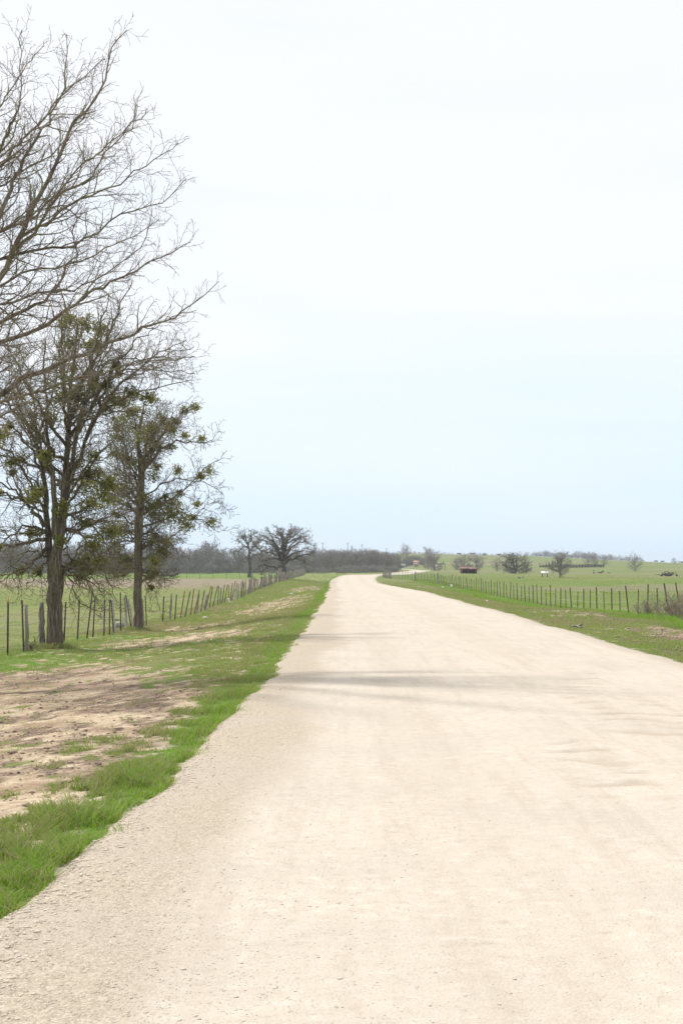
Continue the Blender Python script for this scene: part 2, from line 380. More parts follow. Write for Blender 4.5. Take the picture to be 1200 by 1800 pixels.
# ground sheet
Ys = np.concatenate([np.arange(-40, 5.5, .8), np.geomspace(5.5, 1250, 900), np.geomspace(1290, 2900, 20)])
xs_mid = np.arange(-10, 15, .085)
g = .085 * 1.075 ** np.arange(1, 116); g = np.cumsum(g); g = g[g < 2400]
xs = np.concatenate([-10 - g[::-1], xs_mid, 15 + g])
X, Y = np.meshgrid(xs, Ys); nx, ny = len(xs), len(Ys)
Xf, Yf = X.ravel(), Y.ravel()
Z = tz(Xf, Yf)
cov_, fre_, lit_, mau_, oL_, oR_ = zones(Xf, Yf)
near = sstep(60, 20, Yf) * sstep(0, .5, np.maximum(oL_, oR_))
Z = Z + near * (1 - cov_) * (fbm(Xf * 7, Yf * 7, 71, 3) - .5) * .05
idx = np.arange(nx * ny).reshape(ny, nx)
q = np.stack([idx[:-1, :-1], idx[:-1, 1:], idx[1:, 1:], idx[1:, :-1]], -1).reshape(-1, 4)
ground = mesh_np('ground', np.stack([Xf, Yf, Z], 1), [q], M['ground'], smooth=True, attrs=dict(cover=cov_, fresh=fre_, litter=lit_, mauve=mau_, sandy=sstep(.75, .15, np.maximum(oL_, oR_) + (fbm(Xf * 5, Yf * 4, 73, 3) - .5) * .5)))
tag(ground, kind='structure')

# road sheet
def road_surf(x, Y):
    cx = road_c(Y); oo = np.minimum(x - edgeL(Y), edgeR(Y) - x)
    z = road_z(Y) + .03 * np.clip(1 - (np.abs(x - cx) / 3.5) ** 2, -.3, 1) + .004 - .07 * sstep(.14, 0, oo) + .012 * sstep(.1, .5, oo) * sstep(1.6, .6, oo)
    z = z + (fbm(x * .5, Y * .08, 81, 3) - .5) * .02 * sstep(0, 1, oo)
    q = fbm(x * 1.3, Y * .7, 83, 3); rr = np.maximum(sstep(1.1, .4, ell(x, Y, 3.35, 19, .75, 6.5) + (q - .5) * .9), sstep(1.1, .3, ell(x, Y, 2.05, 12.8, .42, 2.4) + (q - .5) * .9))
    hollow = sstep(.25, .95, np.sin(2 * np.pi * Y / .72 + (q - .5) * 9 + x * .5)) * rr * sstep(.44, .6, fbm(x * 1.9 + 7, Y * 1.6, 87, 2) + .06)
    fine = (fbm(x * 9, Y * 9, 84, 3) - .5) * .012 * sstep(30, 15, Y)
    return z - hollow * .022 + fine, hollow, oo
Yr = np.concatenate([np.arange(-30, 5.0, .5), np.geomspace(5, 830, 1500)])
U = np.concatenate([np.linspace(0, .12, 14), np.linspace(.12, 1, 120)[1:]])
eL, eR = edgeL(Yr), edgeR(Yr)
XX = eL[:, None] + (eR - eL)[:, None] * U[None]; YY = np.repeat(Yr[:, None], len(U), 1)
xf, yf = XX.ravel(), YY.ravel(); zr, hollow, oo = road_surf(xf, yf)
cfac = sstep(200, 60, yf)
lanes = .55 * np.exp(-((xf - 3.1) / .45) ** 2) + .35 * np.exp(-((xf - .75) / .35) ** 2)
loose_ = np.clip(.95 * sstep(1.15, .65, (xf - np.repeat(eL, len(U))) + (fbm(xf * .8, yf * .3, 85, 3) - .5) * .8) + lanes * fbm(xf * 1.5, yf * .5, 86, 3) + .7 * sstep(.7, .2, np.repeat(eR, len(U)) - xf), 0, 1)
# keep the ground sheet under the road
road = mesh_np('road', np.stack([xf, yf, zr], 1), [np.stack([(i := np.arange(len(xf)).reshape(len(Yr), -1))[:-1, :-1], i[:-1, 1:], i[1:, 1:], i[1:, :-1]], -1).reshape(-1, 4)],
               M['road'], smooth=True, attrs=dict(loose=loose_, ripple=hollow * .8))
tag(road, kind='structure')

# ------------------------------------------------------------ loose stones, clods, grass (uncountable)
def scatter_rocks(name, P, S, mat, flat=.6, label=None):
    base_v = np.array([[0, 0, 1], [.9, 0, .25], [.2, .85, .3], [-.75, .5, .2], [-.7, -.55, .3], [.3, -.85, .2], [0, 0, -.5]])
    f = np.array([[0, 1, 2], [0, 2, 3], [0, 3, 4], [0, 4, 5], [0, 5, 1], [6, 2, 1], [6, 3, 2], [6, 4, 3], [6, 5, 4], [6, 1, 5]])
    n = len(P); a = rng.uniform(0, 2 * np.pi, n); sx = rng.uniform(.6, 1.4, n); sy = rng.uniform(.6, 1.3, n); sz = rng.uniform(.5, 1.2, n) * flat
    v = np.repeat(base_v[None], n, 0) * np.stack([sx, sy, sz], 1)[:, None] * S[:, None, None] * rng.uniform(.75, 1.2, (n, 7, 1))
    c, s = np.cos(a)[:, None], np.sin(a)[:, None]
    v = np.stack([v[..., 0] * c - v[..., 1] * s, v[..., 0] * s + v[..., 1] * c, v[..., 2]], -1) + P[:, None]
    return tag(mesh_np(name, v.reshape(-1, 3), [(f[None] + np.arange(n)[:, None, None] * 7).reshape(-1, 3)], mat), label, name.replace('_', ' '), kind='stuff')
def persp_samples(n, y0, y1, p=1.0):
    """more samples nearby: density falls with distance"""
    u = rng.uniform(0, 1, n); return (y0 ** -p + u * (y1 ** -p - y0 ** -p)) ** (-1 / p)
n = 90000; y = persp_samples(n, 5.0, 60, 1.0); e1, e2 = edgeL(y), edgeR(y)
w = rng.uniform(0, 1, n); side = rng.uniform(0, 1, n)
x = np.where(side < .58, e1 + np.abs(rng.normal(0, .8, n)), np.where(side < .9, e1 + (e2 - e1) * w, e2 + .05 - np.abs(rng.normal(0, .35, n))))
zz = road_surf(x, y)[0]; inside = (x > e1) & (x < e2); x, y, zz = x[inside], y[inside], zz[inside]; n = len(x)
S = np.clip(rng.lognormal(-5.9, .45, n), .0016, .013) * (1 + np.clip(y - 15, 0, 60) * .012)
scatter_rocks('gravel', np.stack([x, y, zz], 1), S, mat_simple('gravel_stone', (.5, .43, .34), (.72, .66, .56), 9, .9), .27, 'loose pale gravel scattered over the limestone road and along its edges')
n = 5000; y = persp_samples(n, 5.5, 24, 1.0); x = edgeL(y) + .03 + np.abs(rng.normal(0, .17, n)); scatter_rocks('gravel', np.stack([x, y, road_surf(x, y)[0]], 1), np.clip(rng.lognormal(-4.9, .4, n), .004, .02), mat_simple('edge_stone', (.56, .46, .36), (.78, .70, .58), 9, .9), .5, 'larger pale orange stones lying along the left road edge')
n = 42000; y = persp_samples(n, 7, 110, .8); x = rng.uniform(-8.5, -1.6, n); cv, fv, lv, _, ol, _ = zones(x, y)
k = (ol > .1) & (cv < .75) & (rng.uniform(0, 1, n) < .18 + .82 * lv); x, y = x[k], y[k]
S = np.clip(rng.lognormal(-4.6, .55, len(x)), .004, .05)
P1 = np.stack([x, y, tz(x, y) + .004], 1)
n = 9000; y = persp_samples(n, 30, 110, .6); x = rng.uniform(6.3, 12, n); cv, fv, lv, _, _, _ = zones(x, y)
k = (cv < .75) | (lv > .75); x, y = x[k], y[k]; S2 = np.clip(rng.lognormal(-3.9, .45, len(x)), .008, .06)
scatter_rocks('soil_crumbs', np.concatenate([P1, np.stack([x, y, tz(x, y) + .01], 1)]), np.concatenate([S, S2]), mat_simple('clod', (.12, .085, .06), (.46, .35, .26), 7), .55, 'dark clods and dead leaves lying on the bare soil of the verges')

def blades(name, x, y, h, w, tint, bend=.5, label=None, z=None):
    n = len(x); a = rng.uniform(0, 2 * np.pi, n); ax, ay = np.cos(a), np.sin(a)
    z0 = (tz(x, y) if z is None else z) - .01
    bd = np.abs(rng.normal(bend, .3, n)) * h; b = rng.uniform(0, 2 * np.pi, n); bx, by = np.cos(b) * bd, np.sin(b) * bd
    P0 = np.stack([x, y, z0], 1); s = np.stack([ax, ay, 0 * ax], 1) * (w / 2)[:, None]
    def lv(t, ws): 
        c = P0 + np.stack([bx * t ** 2, by * t ** 2, h * (t - .25 * t ** 2 * bend)], 1); return c - s * ws, c + s * ws
    a0, b0 = lv(0, 1.); a1, b1 = lv(.45, .85); a2, b2 = lv(.8, .5); tip, _ = lv(1.0, 0)
    V = np.stack([a0, b0, a1, b1, a2, b2, tip], 1).reshape(-1, 3); o = np.arange(n)[:, None] * 7
    q = np.concatenate([o + np.array([[0, 1, 3, 2]]), o + np.array([[2, 3, 5, 4]])]); tr = o + np.array([[4, 5, 6]])
    return tag(mesh_np(name, V, [q, tr], M['grass'], attrs=dict(tint=np.repeat(np.clip(tint, 0, 1), 7))), label, 'grass', kind='stuff')
# lush strip hugging the road, left
def pick(n, y0, y1, x0, x1, p, thr, extra=None):
    y = persp_samples(n, y0, y1, p); x = rng.uniform(x0, x1, n) if not callable(x0) else x0(y) - np.abs(rng.uniform(0, 1, n)) * x1
    z_ = zones(x, y); ol, orr = z_[4], z_[5]
    k = (z_[0] > thr + rng.uniform(-.25, .2, n)) & ((ol > 0) | (orr > 0))
    return x[k], y[k], [q_[k] for q_ in z_]
x, y, zz = pick(125000, 6.5, 60, lambda y: edgeL(y) + .22, 1.6, 1.0, .5)
hn = fbm(x * 2.5, y * 2.0, 91, 3); h = (.03 + .12 * sstep(.3, .7, hn)) * .88 * rng.uniform(.35, 1.3, len(x)) * (1 - .25 * sstep(25, 45, y)) * (.55 + .45 * sstep(1.1, .5, zz[4]))
blades('grass', x, y, h, (.0048 + .00018 * np.clip(y, 8, 60)) * rng.uniform(.6, 1.4, len(x)), .68 * zz[1] + .1 + rng.normal(0, .24, len(x)) - .7 * (rng.uniform(0, 1, len(x)) < .1), .7, 'thick bright green grass strip along the left edge of the road')
x, y, zz = pick(230000, 8, 70, -9.0, -1.6, .75, .5)
hn = fbm(x * 1.8, y * 1.2, 92, 3); h = (.02 + .09 * sstep(.42, .75, hn)) * rng.uniform(.5, 1.3, len(x)) * (.6 + .6 * sstep(28, 34, y))
blades('grass', x, y, h, (.0035 + .0002 * np.clip(y, 8, 70)) * rng.uniform(.7, 1.3, len(x)), .62 * zz[1] + .1 + rng.normal(0, .17, len(x)), .6, 'short grass growing in patches on the left verge')
x, y, zz = pick(120000, 55, 240, -9.0, -.8, .9, .55)
h = (.04 + .07 * fbm(x, y * .6, 93, 3)) * rng.uniform(.5, 1.3, len(x)); blades('grass', x, y, h, .00028 * y * rng.uniform(.7, 1.3, len(x)), .6 * zz[1] + .1 + rng.normal(0, .16, len(x)), .6, 'distant verge grass between the left fence and the road')
x, y, zz = pick(190000, 24, 240, 5.6, 14, .95, .5)
hn = fbm(x * .9, y * .45, 94, 3); tuft = sstep(.5, .72, hn) * sstep(9, 11, x)
h = (.04 + .05 * hn + .16 * tuft) * rng.uniform(.5, 1.3, len(x)); blades('grass', x, y, h, .00026 * y * rng.uniform(.7, 1.3, len(x)), .6 * zz[1] + .08 + .25 * tuft + rng.normal(0, .17, len(x)), .6, 'rough grass and green tufts on the right verge')
n = 60000; y = persp_samples(n, 7, 60, .8); x = rng.uniform(-8.5, -1.4, n); zq = zones(x, y); k = (zq[0] < .55) & (zq[4] > .05) & (rng.uniform(0, 1, n) < .12 + .8 * sstep(.45, .65, fbm(x * 2, y * 1.2, 99, 3))); x, y = x[k], y[k]
blades('dry_grass', x, y, rng.uniform(.012, .055, len(x)), (.003 + .00016 * y) * rng.uniform(.6, 1.4, len(x)), np.clip(rng.normal(.2, .3, len(x)), 0, 1), 1.3, 'sparse dry stems and small sprouts on the bare dirt of the left verge')
# pasture grass, both sides
x, y, zz = pick(170000, 30, 190, -60, -8.4, 1.0, .3)
k = x > -.27 * y - 2; x, y = x[k], y[k]; fr = zz[1][k]; tf = sstep(.6, .75, fbm(x * .5, y * .3, 96, 3))
blades('pasture_grass', x, y, (.035 + .12 * tf) * rng.uniform(.4, 1.3, len(x)), .0003 * y * rng.uniform(.6, 1.3, len(x)), .45 * fr + .24 + .3 * tf + rng.normal(0, .16, len(x)), .8, 'olive grass of the left pasture behind the fence')
x, y, zz = pick(170000, 58, 300, 13.4, 75, 1.0, .3)
k = x < .27 * y + 3; x, y = x[k], y[k]; fr = zz[1][k]; tf = sstep(.6, .75, fbm(x * .45, y * .22, 97, 3))
blades('pasture_grass', x, y, (.035 + .12 * tf) * rng.uniform(.4, 1.3, len(x)), .0003 * y * rng.uniform(.6, 1.3, len(x)), .5 * fr + .32 + .35 * tf + rng.normal(0, .16, len(x)), .8, 'olive grass of the right pasture behind the fence')

# ------------------------------------------------------------ trees
def unit(v): return v / (np.linalg.norm(v) + 1e-9)
def smooth_path(ctrl, n):
    c = np.asarray(ctrl, float); k = len(c)
    t = np.linspace(0, k - 1, n); i = np.clip(t.astype(int), 0, k - 2); f = (t - i)[:, None]
    p0 = c[np.clip(i - 1, 0, k - 1)]; p1 = c[i]; p2 = c[i + 1]; p3 = c[np.clip(i + 2, 0, k - 1)]
    return .5 * (2 * p1 + (p2 - p0) * f + (2 * p0 - 5 * p1 + 4 * p2 - p3) * f ** 2 + (3 * p1 - p0 - 3 * p2 + p3) * f ** 3)
class Grower:
    """levels: list of dict(step, ratio, rr, ang, wig, up, n, min) describing children of level k"""
    def __init__(s, levels, seed, rmin): s.lv = levels; s.r = np.random.default_rng(seed); s.out = []; s.rmin = rmin; s.endcut = .45
    def branch(s, p0, d, ln, r0, k):
        lv = s.lv[k]; n = lv['n']; st = ln / (n - 1); pts = [p0]; d = unit(d); bias = np.asarray(lv.get('bias', (0, 0, 0)), float)
        for i in range(n - 1):
            d = unit(d + s.r.normal(0, lv['wig'], 3) + np.array([0, 0, lv['up']]) + bias); pts.append(pts[-1] + d * st)
        rad = r0 * (1 - .72 * np.linspace(0, 1, n)); rad = np.maximum(rad, s.rmin)
        pts = np.array(pts); s.out.append((k, pts, rad)); s.kids(pts, rad, k)
    def kids(s, pts, rad, k, t0=.18):
        if k + 1 >= len(s.lv): return
        lv = s.lv[k + 1]; seg = np.linalg.norm(np.diff(pts, axis=0), axis=1); cum = np.concatenate([[0], np.cumsum(seg)]); tot = cum[-1]
        pos = tot * t0 + s.r.uniform(0, lv['step']); az = s.r.uniform(0, 6.28)
        while pos < tot:
            i = min(np.searchsorted(cum, pos) - 1, len(pts) - 2); f = (pos - cum[i]) / max(seg[i], 1e-6)
            p = pts[i] * (1 - f) + pts[i + 1] * f; r = rad[i] * (1 - f) + rad[i + 1] * f; T = unit(pts[i + 1] - pts[i])
            az += 2.4 + s.r.normal(0, .5)
            u = unit(np.cross(T, [.13, .2, 1.])); w = np.cross(T, u); a = R(lv['ang']) * s.r.uniform(.65, 1.3)
            d = T * math.cos(a) + (u * math.cos(az) + w * math.sin(az)) * math.sin(a)
            frac = pos / tot
            ln = s.r.uniform(*lv['len']) * (1 - (.45 if k else s.endcut) * frac) * lv.get('grow', 1)
            s.branch(p, d, ln, min(r * .75, lv['r']) * s.r.uniform(.7, 1.1), k + 1)
            pos += lv['step'] * s.r.uniform(.6, 1.5)
def emit(out, levels, sides): 
    pl = [(p, r) for k, p, r in out if k in levels]
    return tubes(pl, sides) if pl else None
def limb_px(ctrl, Y0, dep, r0, n=14, r1=.02, wig=.05, seed=0, start=None):
    """control pixels at distances Y0 + dep; returns a path with taper"""
    rg = np.random.default_rng(seed); c = []
    for k, (px, py) in enumerate(ctrl):
        f = k / max(1, len(ctrl) - 1); c.append(at(px, py, Y0 + dep * f))
    if start is not None: c = [np.asarray(s_) for s_ in start] + c
    p = smooth_path(c, n); p[1:] += rg.normal(0, wig, p[1:].shape)
    return p, np.interp(np.linspace(0, 1, n), [0, .35, .7, 1], [r0, r0 * .62, r0 * .28 + r1 * .4, r1])
def build_tree(name, loc, label, trunk, limbs, levels, seed, rmin, mb, mt, trunk_rough=.0, group=None, cat='tree', crown_name='crown', tsides=14, extra=None, t0=.12, endcut=.45):
    root = empty(name, loc, label, cat, group)
    L0 = np.array(loc)
    tb = MB(); 
    for p, r in trunk: tb.tube(p, r, tsides, rough=trunk_rough)
    tb.build('trunk', mb, root, smooth=True)
    g = Grower(levels, seed, rmin); g.endcut = endcut
    for p, r in limbs:
        m_ = MB(); m_.tube(p, r, 7); m_.build('limb', mb, root, smooth=True); g.kids(p, r, 0, t0)
    if extra: extra(g)
    vs, fs = [], []; off = 0
    for lv, sd in (((1,), 5), ((2,), 4), ((3, 4), 3)):
        e = emit(g.out, lv, sd)
        if e: vs.append(e[0]); fs.append(e[1][0] + off); off += len(e[0])
    mesh_np(crown_name, np.concatenate(vs) - L0, [np.concatenate(fs)], mt, root)
    return root, g

# --- the big bare tree whose trunk stands outside the frame on the left
YB = 27.5
tb0 = base(-215, YB); fork = at(-200, 770, YB)
fk2 = at(-170, 640, YB + .3)
trunk = [(smooth_path([tb0 - [0, 0, .3], tb0 + [.02, 0, .5], tb0 + [.05, 0, 1.8], fork, fk2, at(-150, 500, YB), at(-140, 360, YB), at(-130, 280, YB + .3), at(-135, 200, YB)], 34), np.interp(np.linspace(0, 1, 34), [0, .1, .3, .45, .7, 1], [.42, .32, .27, .22, .11, .02]))]
f1, f2, f3 = at(-150, 560, YB), at(-185, 700, YB), at(-135, 470, YB)
LB = [
 ([(-60, 560), (0, 484), (21, 442), (45, 397), (63, 355), (90, 310), (115, 250), (135, 210), (165, 180), (187, 130), (196, 80), (228, 56)], -1.0, .095, f1),
 ([(-60, 470), (0, 390), (17, 337), (38, 292), (66, 243), (91, 204), (112, 145), (119, 62)], .6, .085, f3),
 ([(-50, 340), (0, 292), (21, 264), (49, 236), (87, 197), (130, 150), (154, 131), (183, 103)], 1.6, .06, at(-125, 400, YB)),
 ([(-50, 330), (0, 264), (21, 215), (33, 190), (38, 127), (37, 52)], -1.4, .05, at(-125, 400, YB)),
 ([(21, 442), (63, 404), (105, 344), (157, 316), (182, 267), (227, 229), (241, 182)], 1.2, .05, None),
 ([(30, 425), (75, 395), (115, 365), (168, 341), (224, 313), (266, 285), (314, 252)], -1.2, .045, None),
 ([(-70, 500), (0, 456), (87, 435), (140, 432), (196, 386), (245, 365), (290, 355), (328, 314)], .9, .055, f1),
 ([(-90, 640), (0, 600), (80, 570), (120, 540), (160, 514), (194, 496), (245, 472), (300, 444), (335, 425)], -1.2, .075, f2),
 ([(-90, 735), (0, 694), (60, 656), (110, 638), (160, 618), (200, 598), (240, 582), (266, 570), (308, 556), (340, 536), (385, 500)], .8, .095, at(-190, 760, YB)),
 ([(-90, 725), (0, 704), (80, 686), (130, 668), (170, 658), (196, 654), (245, 640), (300, 632), (342, 627)], -2.2, .05, at(-190, 750, YB)),
 ([(0, 570), (50, 540), (90, 520), (112, 484), (120, 460), (136, 448), (128, 400), (150, 372)], .3, .06, at(-80, 600, YB)),
 ([(-60, 760), (0, 735), (40, 712), (80, 700), (120, 706), (150, 715)], 1.2, .035, at(-190, 770, YB)),
 ([(-60, 690), (0, 655), (50, 622), (90, 600)], 2.6, .04, at(-185, 730, YB)),
 ([(-80, 590), (-20, 545), (40, 524), (100, 508), (150, 500), (200, 470), (250, 430), (268, 372)], 1.8, .05, f2),
 ([(-60, 430), (10, 400), (60, 380), (110, 330), (150, 285), (190, 255), (240, 215), (262, 190)], -2.4, .045, f3),
 ([(-40, 240), (0, 190), (30, 140), (60, 100), (80, 80)], .4, .035, at(-115, 300, YB)),
 ([(-60, 300), (-10, 330), (40, 300), (90, 270), (130, 225), (160, 160), (168, 120)], 2.6, .04, at(-120, 380, YB)),
 ([(-30, 520), (40, 478), (110, 470), (180, 440), (230, 420), (280, 385)], 2.8, .045, f1)]
limbs = [limb_px(c, YB, dep, r * .68, 22, .006, .022, 100 + k, None if s is None else [s]) for k, (c, dep, r, s) in enumerate(LB)]
for k in range(7):   # limbs reaching away from the road and towards the camera
    a = 1.9 + k * .55; zt = 3.6 + .75 * k; s = np.array([tb0[0] + .5, YB, zt]); d = np.array([math.cos(a), math.sin(a), .75])
    p = smooth_path([s, s + d * 1.2, s + d * 2.6 + [0, 0, .5], s + d * 3.6 + [0, 0, 1.3]], 16); p[1:] += rng.normal(0, .03, p[1:].shape)
    limbs.append((p, np.linspace(.08, .008, 16)))
lv_near = [dict(n=2, wig=0, up=0), dict(step=.13, len=(.4, 1.7), ang=36, wig=.14, up=.04, n=12, r=.017, bias=(.02, 0, 0)),
           dict(step=.115, len=(.2, .7), ang=42, wig=.18, up=.03, n=7, r=.0068), dict(step=.10, len=(.07, .26), ang=48, wig=.2, up=.02, n=4, r=.0048)]
near_tree, _ = build_tree('bare_tree', tb0, 'tall leafless tree whose upswept grey branches reach in from the left edge', trunk, limbs, lv_near, 5, .0029, M['bark_near'], M['twig_near'], endcut=.85)

# --- mistletoe clump
def clump(root, p, rad, nleaf, seed, name='mistletoe', tint=.45):
    rg = np.random.default_rng(seed); d = rg.normal(0, 1, (nleaf, 3)); d /= np.linalg.norm(d, axis=1)[:, None]
    lob = 1 + .35 * np.sin(d[:, 0] * 4 + seed) * np.cos(d[:, 2] * 5 - seed); rr = rad * lob * rg.uniform(.05, 1, nleaf) ** .62 * rg.choice([1, 1, 1.25], nleaf)
    c = d * rr[:, None] * [1, 1, .85] + p
    sz = rg.uniform(.028, .062, nleaf) * (1 if rad < .5 else 1.15); u = rg.normal(0, 1, (nleaf, 3)); u /= np.linalg.norm(u, axis=1)[:, None]
    w = np.cross(u, rg.normal(0, 1, (nleaf, 3))); w /= np.linalg.norm(w, axis=1)[:, None]
    V = np.stack([c - u * sz[:, None], c + w * sz[:, None] * .42, c + u * sz[:, None], c - w * sz[:, None] * .42], 1).reshape(-1, 3)
    st = [];
    for k in range(max(5, nleaf // 45)):
        dd = rg.normal(0, 1, 3); dd = unit(dd); st.append((np.array([p, p + dd * rad * .5 + rg.normal(0, .02, 3), p + dd * rad * .95]), np.array([.008, .006, .003])))
    tv, tf = tubes(st, 3)
    q = np.concatenate([np.arange(nleaf * 4).reshape(-1, 4), tf[0] + len(V)])
    tn = np.concatenate([np.repeat(np.clip(rg.normal(tint, .25, nleaf), 0, 1), 4), np.full(len(tv), .2)])
    mesh_np(name, np.concatenate([V, tv]) - np.array(root.location), [q], M['mistle'], root, attrs=dict(tint=tn))

# --- elm with the thick furrowed trunk
Y1 = 42.0
b1 = base(98, Y1)
def PX(l, Y, dep=0, st=None, r0=.08, n=20, r1=.008, wig=.03, seed=0): return limb_px(l, Y, dep, r0, n, r1, wig, seed, st)
trunk = [PX([(97, 1146), (97, 1120), (97, 1080), (98, 1030), (98, 985), (104, 950), (111, 900), (114, 850), (119, 790), (122, 735), (124, 680), (132, 620), (136, 560)], Y1, 0, None, .27, 44, .012, .012, 1)]
trunk[0] = (trunk[0][0], np.interp(np.linspace(0, 1, 44), [0, .05, .12, .3, .36, .6, 1], [.29, .235, .205, .20, .14, .085, .012]))
trunk.append(PX([(94, 1040), (90, 990), (85, 940), (82, 880), (78, 840), (70, 800), (50, 750), (32, 712), (20, 670)], Y1, .9, None, .115, 30, .01, .015, 2))
trunk.append(PX([(100, 1010), (98, 960), (96, 900), (94, 840), (88, 800), (83, 760), (84, 715), (78, 660), (80, 600)], Y1, -.7, None, .105, 30, .01, .015, 3))
LE = [([(113, 870), (120, 840), (138, 812), (148, 780), (160, 752), (180, 722), (210, 704), (250, 690), (300, 676), (335, 668)], 1.0, .085),
      ([(122, 740), (140, 700), (150, 660), (168, 615), (185, 580), (200, 560)], -.8, .06),
      ([(160, 752), (175, 710), (195, 660), (220, 620), (250, 590), (285, 570)], -.6, .06),
      ([(148, 780), (175, 730), (205, 680), (250, 640), (300, 610), (330, 600)], 1.8, .055),
      ([(122, 720), (112, 670), (105, 620), (110, 570), (118, 548)], .9, .05),
      ([(80, 850), (60, 800), (40, 770), (10, 740), (-25, 715)], .5, .05),
      ([(70, 800), (62, 750), (60, 700), (45, 640), (30, 600)], 1.6, .05),
      ([(78, 925), (60, 898), (40, 880), (10, 870), (-30, 855), (-60, 850)], -.5, .075),
      ([(80, 948), (40, 957), (0, 958), (-40, 965), (-70, 985)], .4, .07),
      ([(82, 935), (55, 925), (30, 935), (5, 955), (-20, 985), (-40, 1010)], -1.6, .05),
      ([(72, 820), (40, 810), (10, 790), (-30, 780), (-60, 770)], 1.2, .05),
      ([(116, 905), (140, 912), (165, 928), (185, 950), (200, 985)], .3, .05),
      ([(116, 930), (140, 938), (160, 962), (178, 1000), (195, 1030), (205, 1060)], -.8, .045),
      ([(110, 1000), (125, 1020), (132, 1045), (145, 1058), (165, 1070), (190, 1072)], -.9, .032),
      ([(112, 975), (130, 985), (150, 1010), (160, 1040), (175, 1062)], .9, .035),
      ([(118, 848), (145, 838), (165, 840), (185, 850), (210, 872)], -.4, .05),
      ([(82, 965), (60, 985), (40, 1000), (20, 1010), (0, 1025), (-30, 1040)], 1.2, .045),
      ([(84, 985), (70, 1000), (58, 1020), (45, 1030)], -1.2, .028),
      ([(94, 840), (70, 790), (74, 740), (95, 690), (100, 640), (96, 590)], -1.8, .05),
      ([(122, 770), (150, 740), (190, 730), (230, 722), (265, 735)], -1.5, .045),
      ([(82, 905), (50, 880), (30, 850), (20, 820), (0, 800)], 2.0, .045)]
rgx = np.random.default_rng(41)
for (sx, sy), (ex, ey), (fx, fy), cnt in [((122, 760), (215, 650), (330, 640), 5), ((114, 850), (150, 690), (230, 580), 3), ((84, 830), (40, 700), (10, 600), 3), ((84, 900), (20, 830), (-50, 800), 3), ((116, 880), (165, 800), (225, 770), 3), ((112, 950), (150, 930), (210, 930), 2),
                                     ((110, 990), (150, 985), (215, 1000), 3), ((84, 970), (45, 985), (-20, 1010), 2), ((124, 720), (130, 640), (140, 570), 2), ((82, 940), (40, 920), (-30, 930), 2), ((110, 1000), (130, 1020), (185, 1050), 2)]:
    for _ in range(cnt):
        j = lambda a, q: a + rgx.normal(0, q)
        LE.append(([(sx, j(sy, 14)), (j(ex, 9), j(ey, 14)), (j(fx, 20), j(fy, 22))], rgx.uniform(-2.2, 2.2), rgx.uniform(.03, .055)))
limbs = [PX(l, Y1, dep, None, r * .85, 18, .008, .035, 30 + k) for k, (l, dep, r) in enumerate(LE)]
for k in range(10):
    a = .5 + k * .63 + rng.uniform(-.2, .2); s = at(105 + k * 2.0, 940 - k * 26, Y1); sgn = math.copysign(1, math.sin(a))
    d = np.array([math.cos(a) * .7, sgn * (.6 + abs(math.sin(a))), .25 + .07 * k])
    p = smooth_path([s, s + d * .9, s + d * 1.9 + [0, 0, .2], s + d * 2.7 + [0, 0, .5]], 16); p[1:] += rng.normal(0, .035, p[1:].shape); limbs.append((p, np.linspace(.05, .008, 16)))
lv_elm = [dict(n=2, wig=0, up=0), dict(step=.17, len=(.4, 1.35), ang=46, wig=.20, up=.02, n=11, r=.018),
          dict(step=.125, len=(.2, .6), ang=50, wig=.22, up=.015, n=6, r=.0075), dict(step=.10, len=(.08, .24), ang=50, wig=.2, up=0, n=3, r=.0055)]
t1, g1_ = build_tree('mistletoe_tree', b1, 'broad bare elm with a thick furrowed trunk forking into several stems beside the left fence', trunk, limbs, lv_elm, 8, .0036, M['bark_elm'], M['twig_elm'], .007, t0=.1)
for k, (px, py, rp, dy) in enumerate([(150, 572, 18, .3), (120, 562, 12, -.5), (176, 580, 12, .2), (128, 602, 16, .5), (165, 605, 11, -.6), (138, 692, 14, -.4), (108, 702, 15, .4), (2, 765, 17, 0), (88, 735, 13, .5), (82, 800, 12, -.6),
    (232, 692, 14, .8), (212, 706, 13, 1.2), (196, 700, 9, .6), (262, 700, 13, .5), (180, 872, 20, -.5), (158, 885, 15, .3), (112, 892, 15, -.3), (68, 862, 12, .2), (195, 935, 17, .2), (150, 848, 15, 1.2), (168, 832, 13, .2), (190, 848, 14, -.6), (60, 935, 12, .5), (165, 955, 16, -.4), (60, 870, 14, -.9), (150, 985, 14, .4), (108, 950, 9, -.5)]):
    clump(t1, at(px, py, Y1 + dy), rp * mpp(Y1) * 1.35, int(70 + rp * 20), 200 + k, tint=.42 + .45 * ((k * 7) % 5) / 4)

for k in range(34):
    px_, _, dep_ = 0, 0, 0; l_, d_, _r = LE[(k * 5 + 2) % len(LE)]; f_ = rgx.uniform(.25, .8); i_ = f_ * (len(l_) - 1); a_ = int(i_); q_ = i_ - a_
    clump(t1, at(l_[a_][0] * (1 - q_) + l_[a_ + 1][0] * q_, l_[a_][1] * (1 - q_) + l_[a_ + 1][1] * q_, Y1 + d_ * f_), rgx.uniform(7, 15) * mpp(Y1), 150, 400 + k, tint=rgx.uniform(.2, .7))
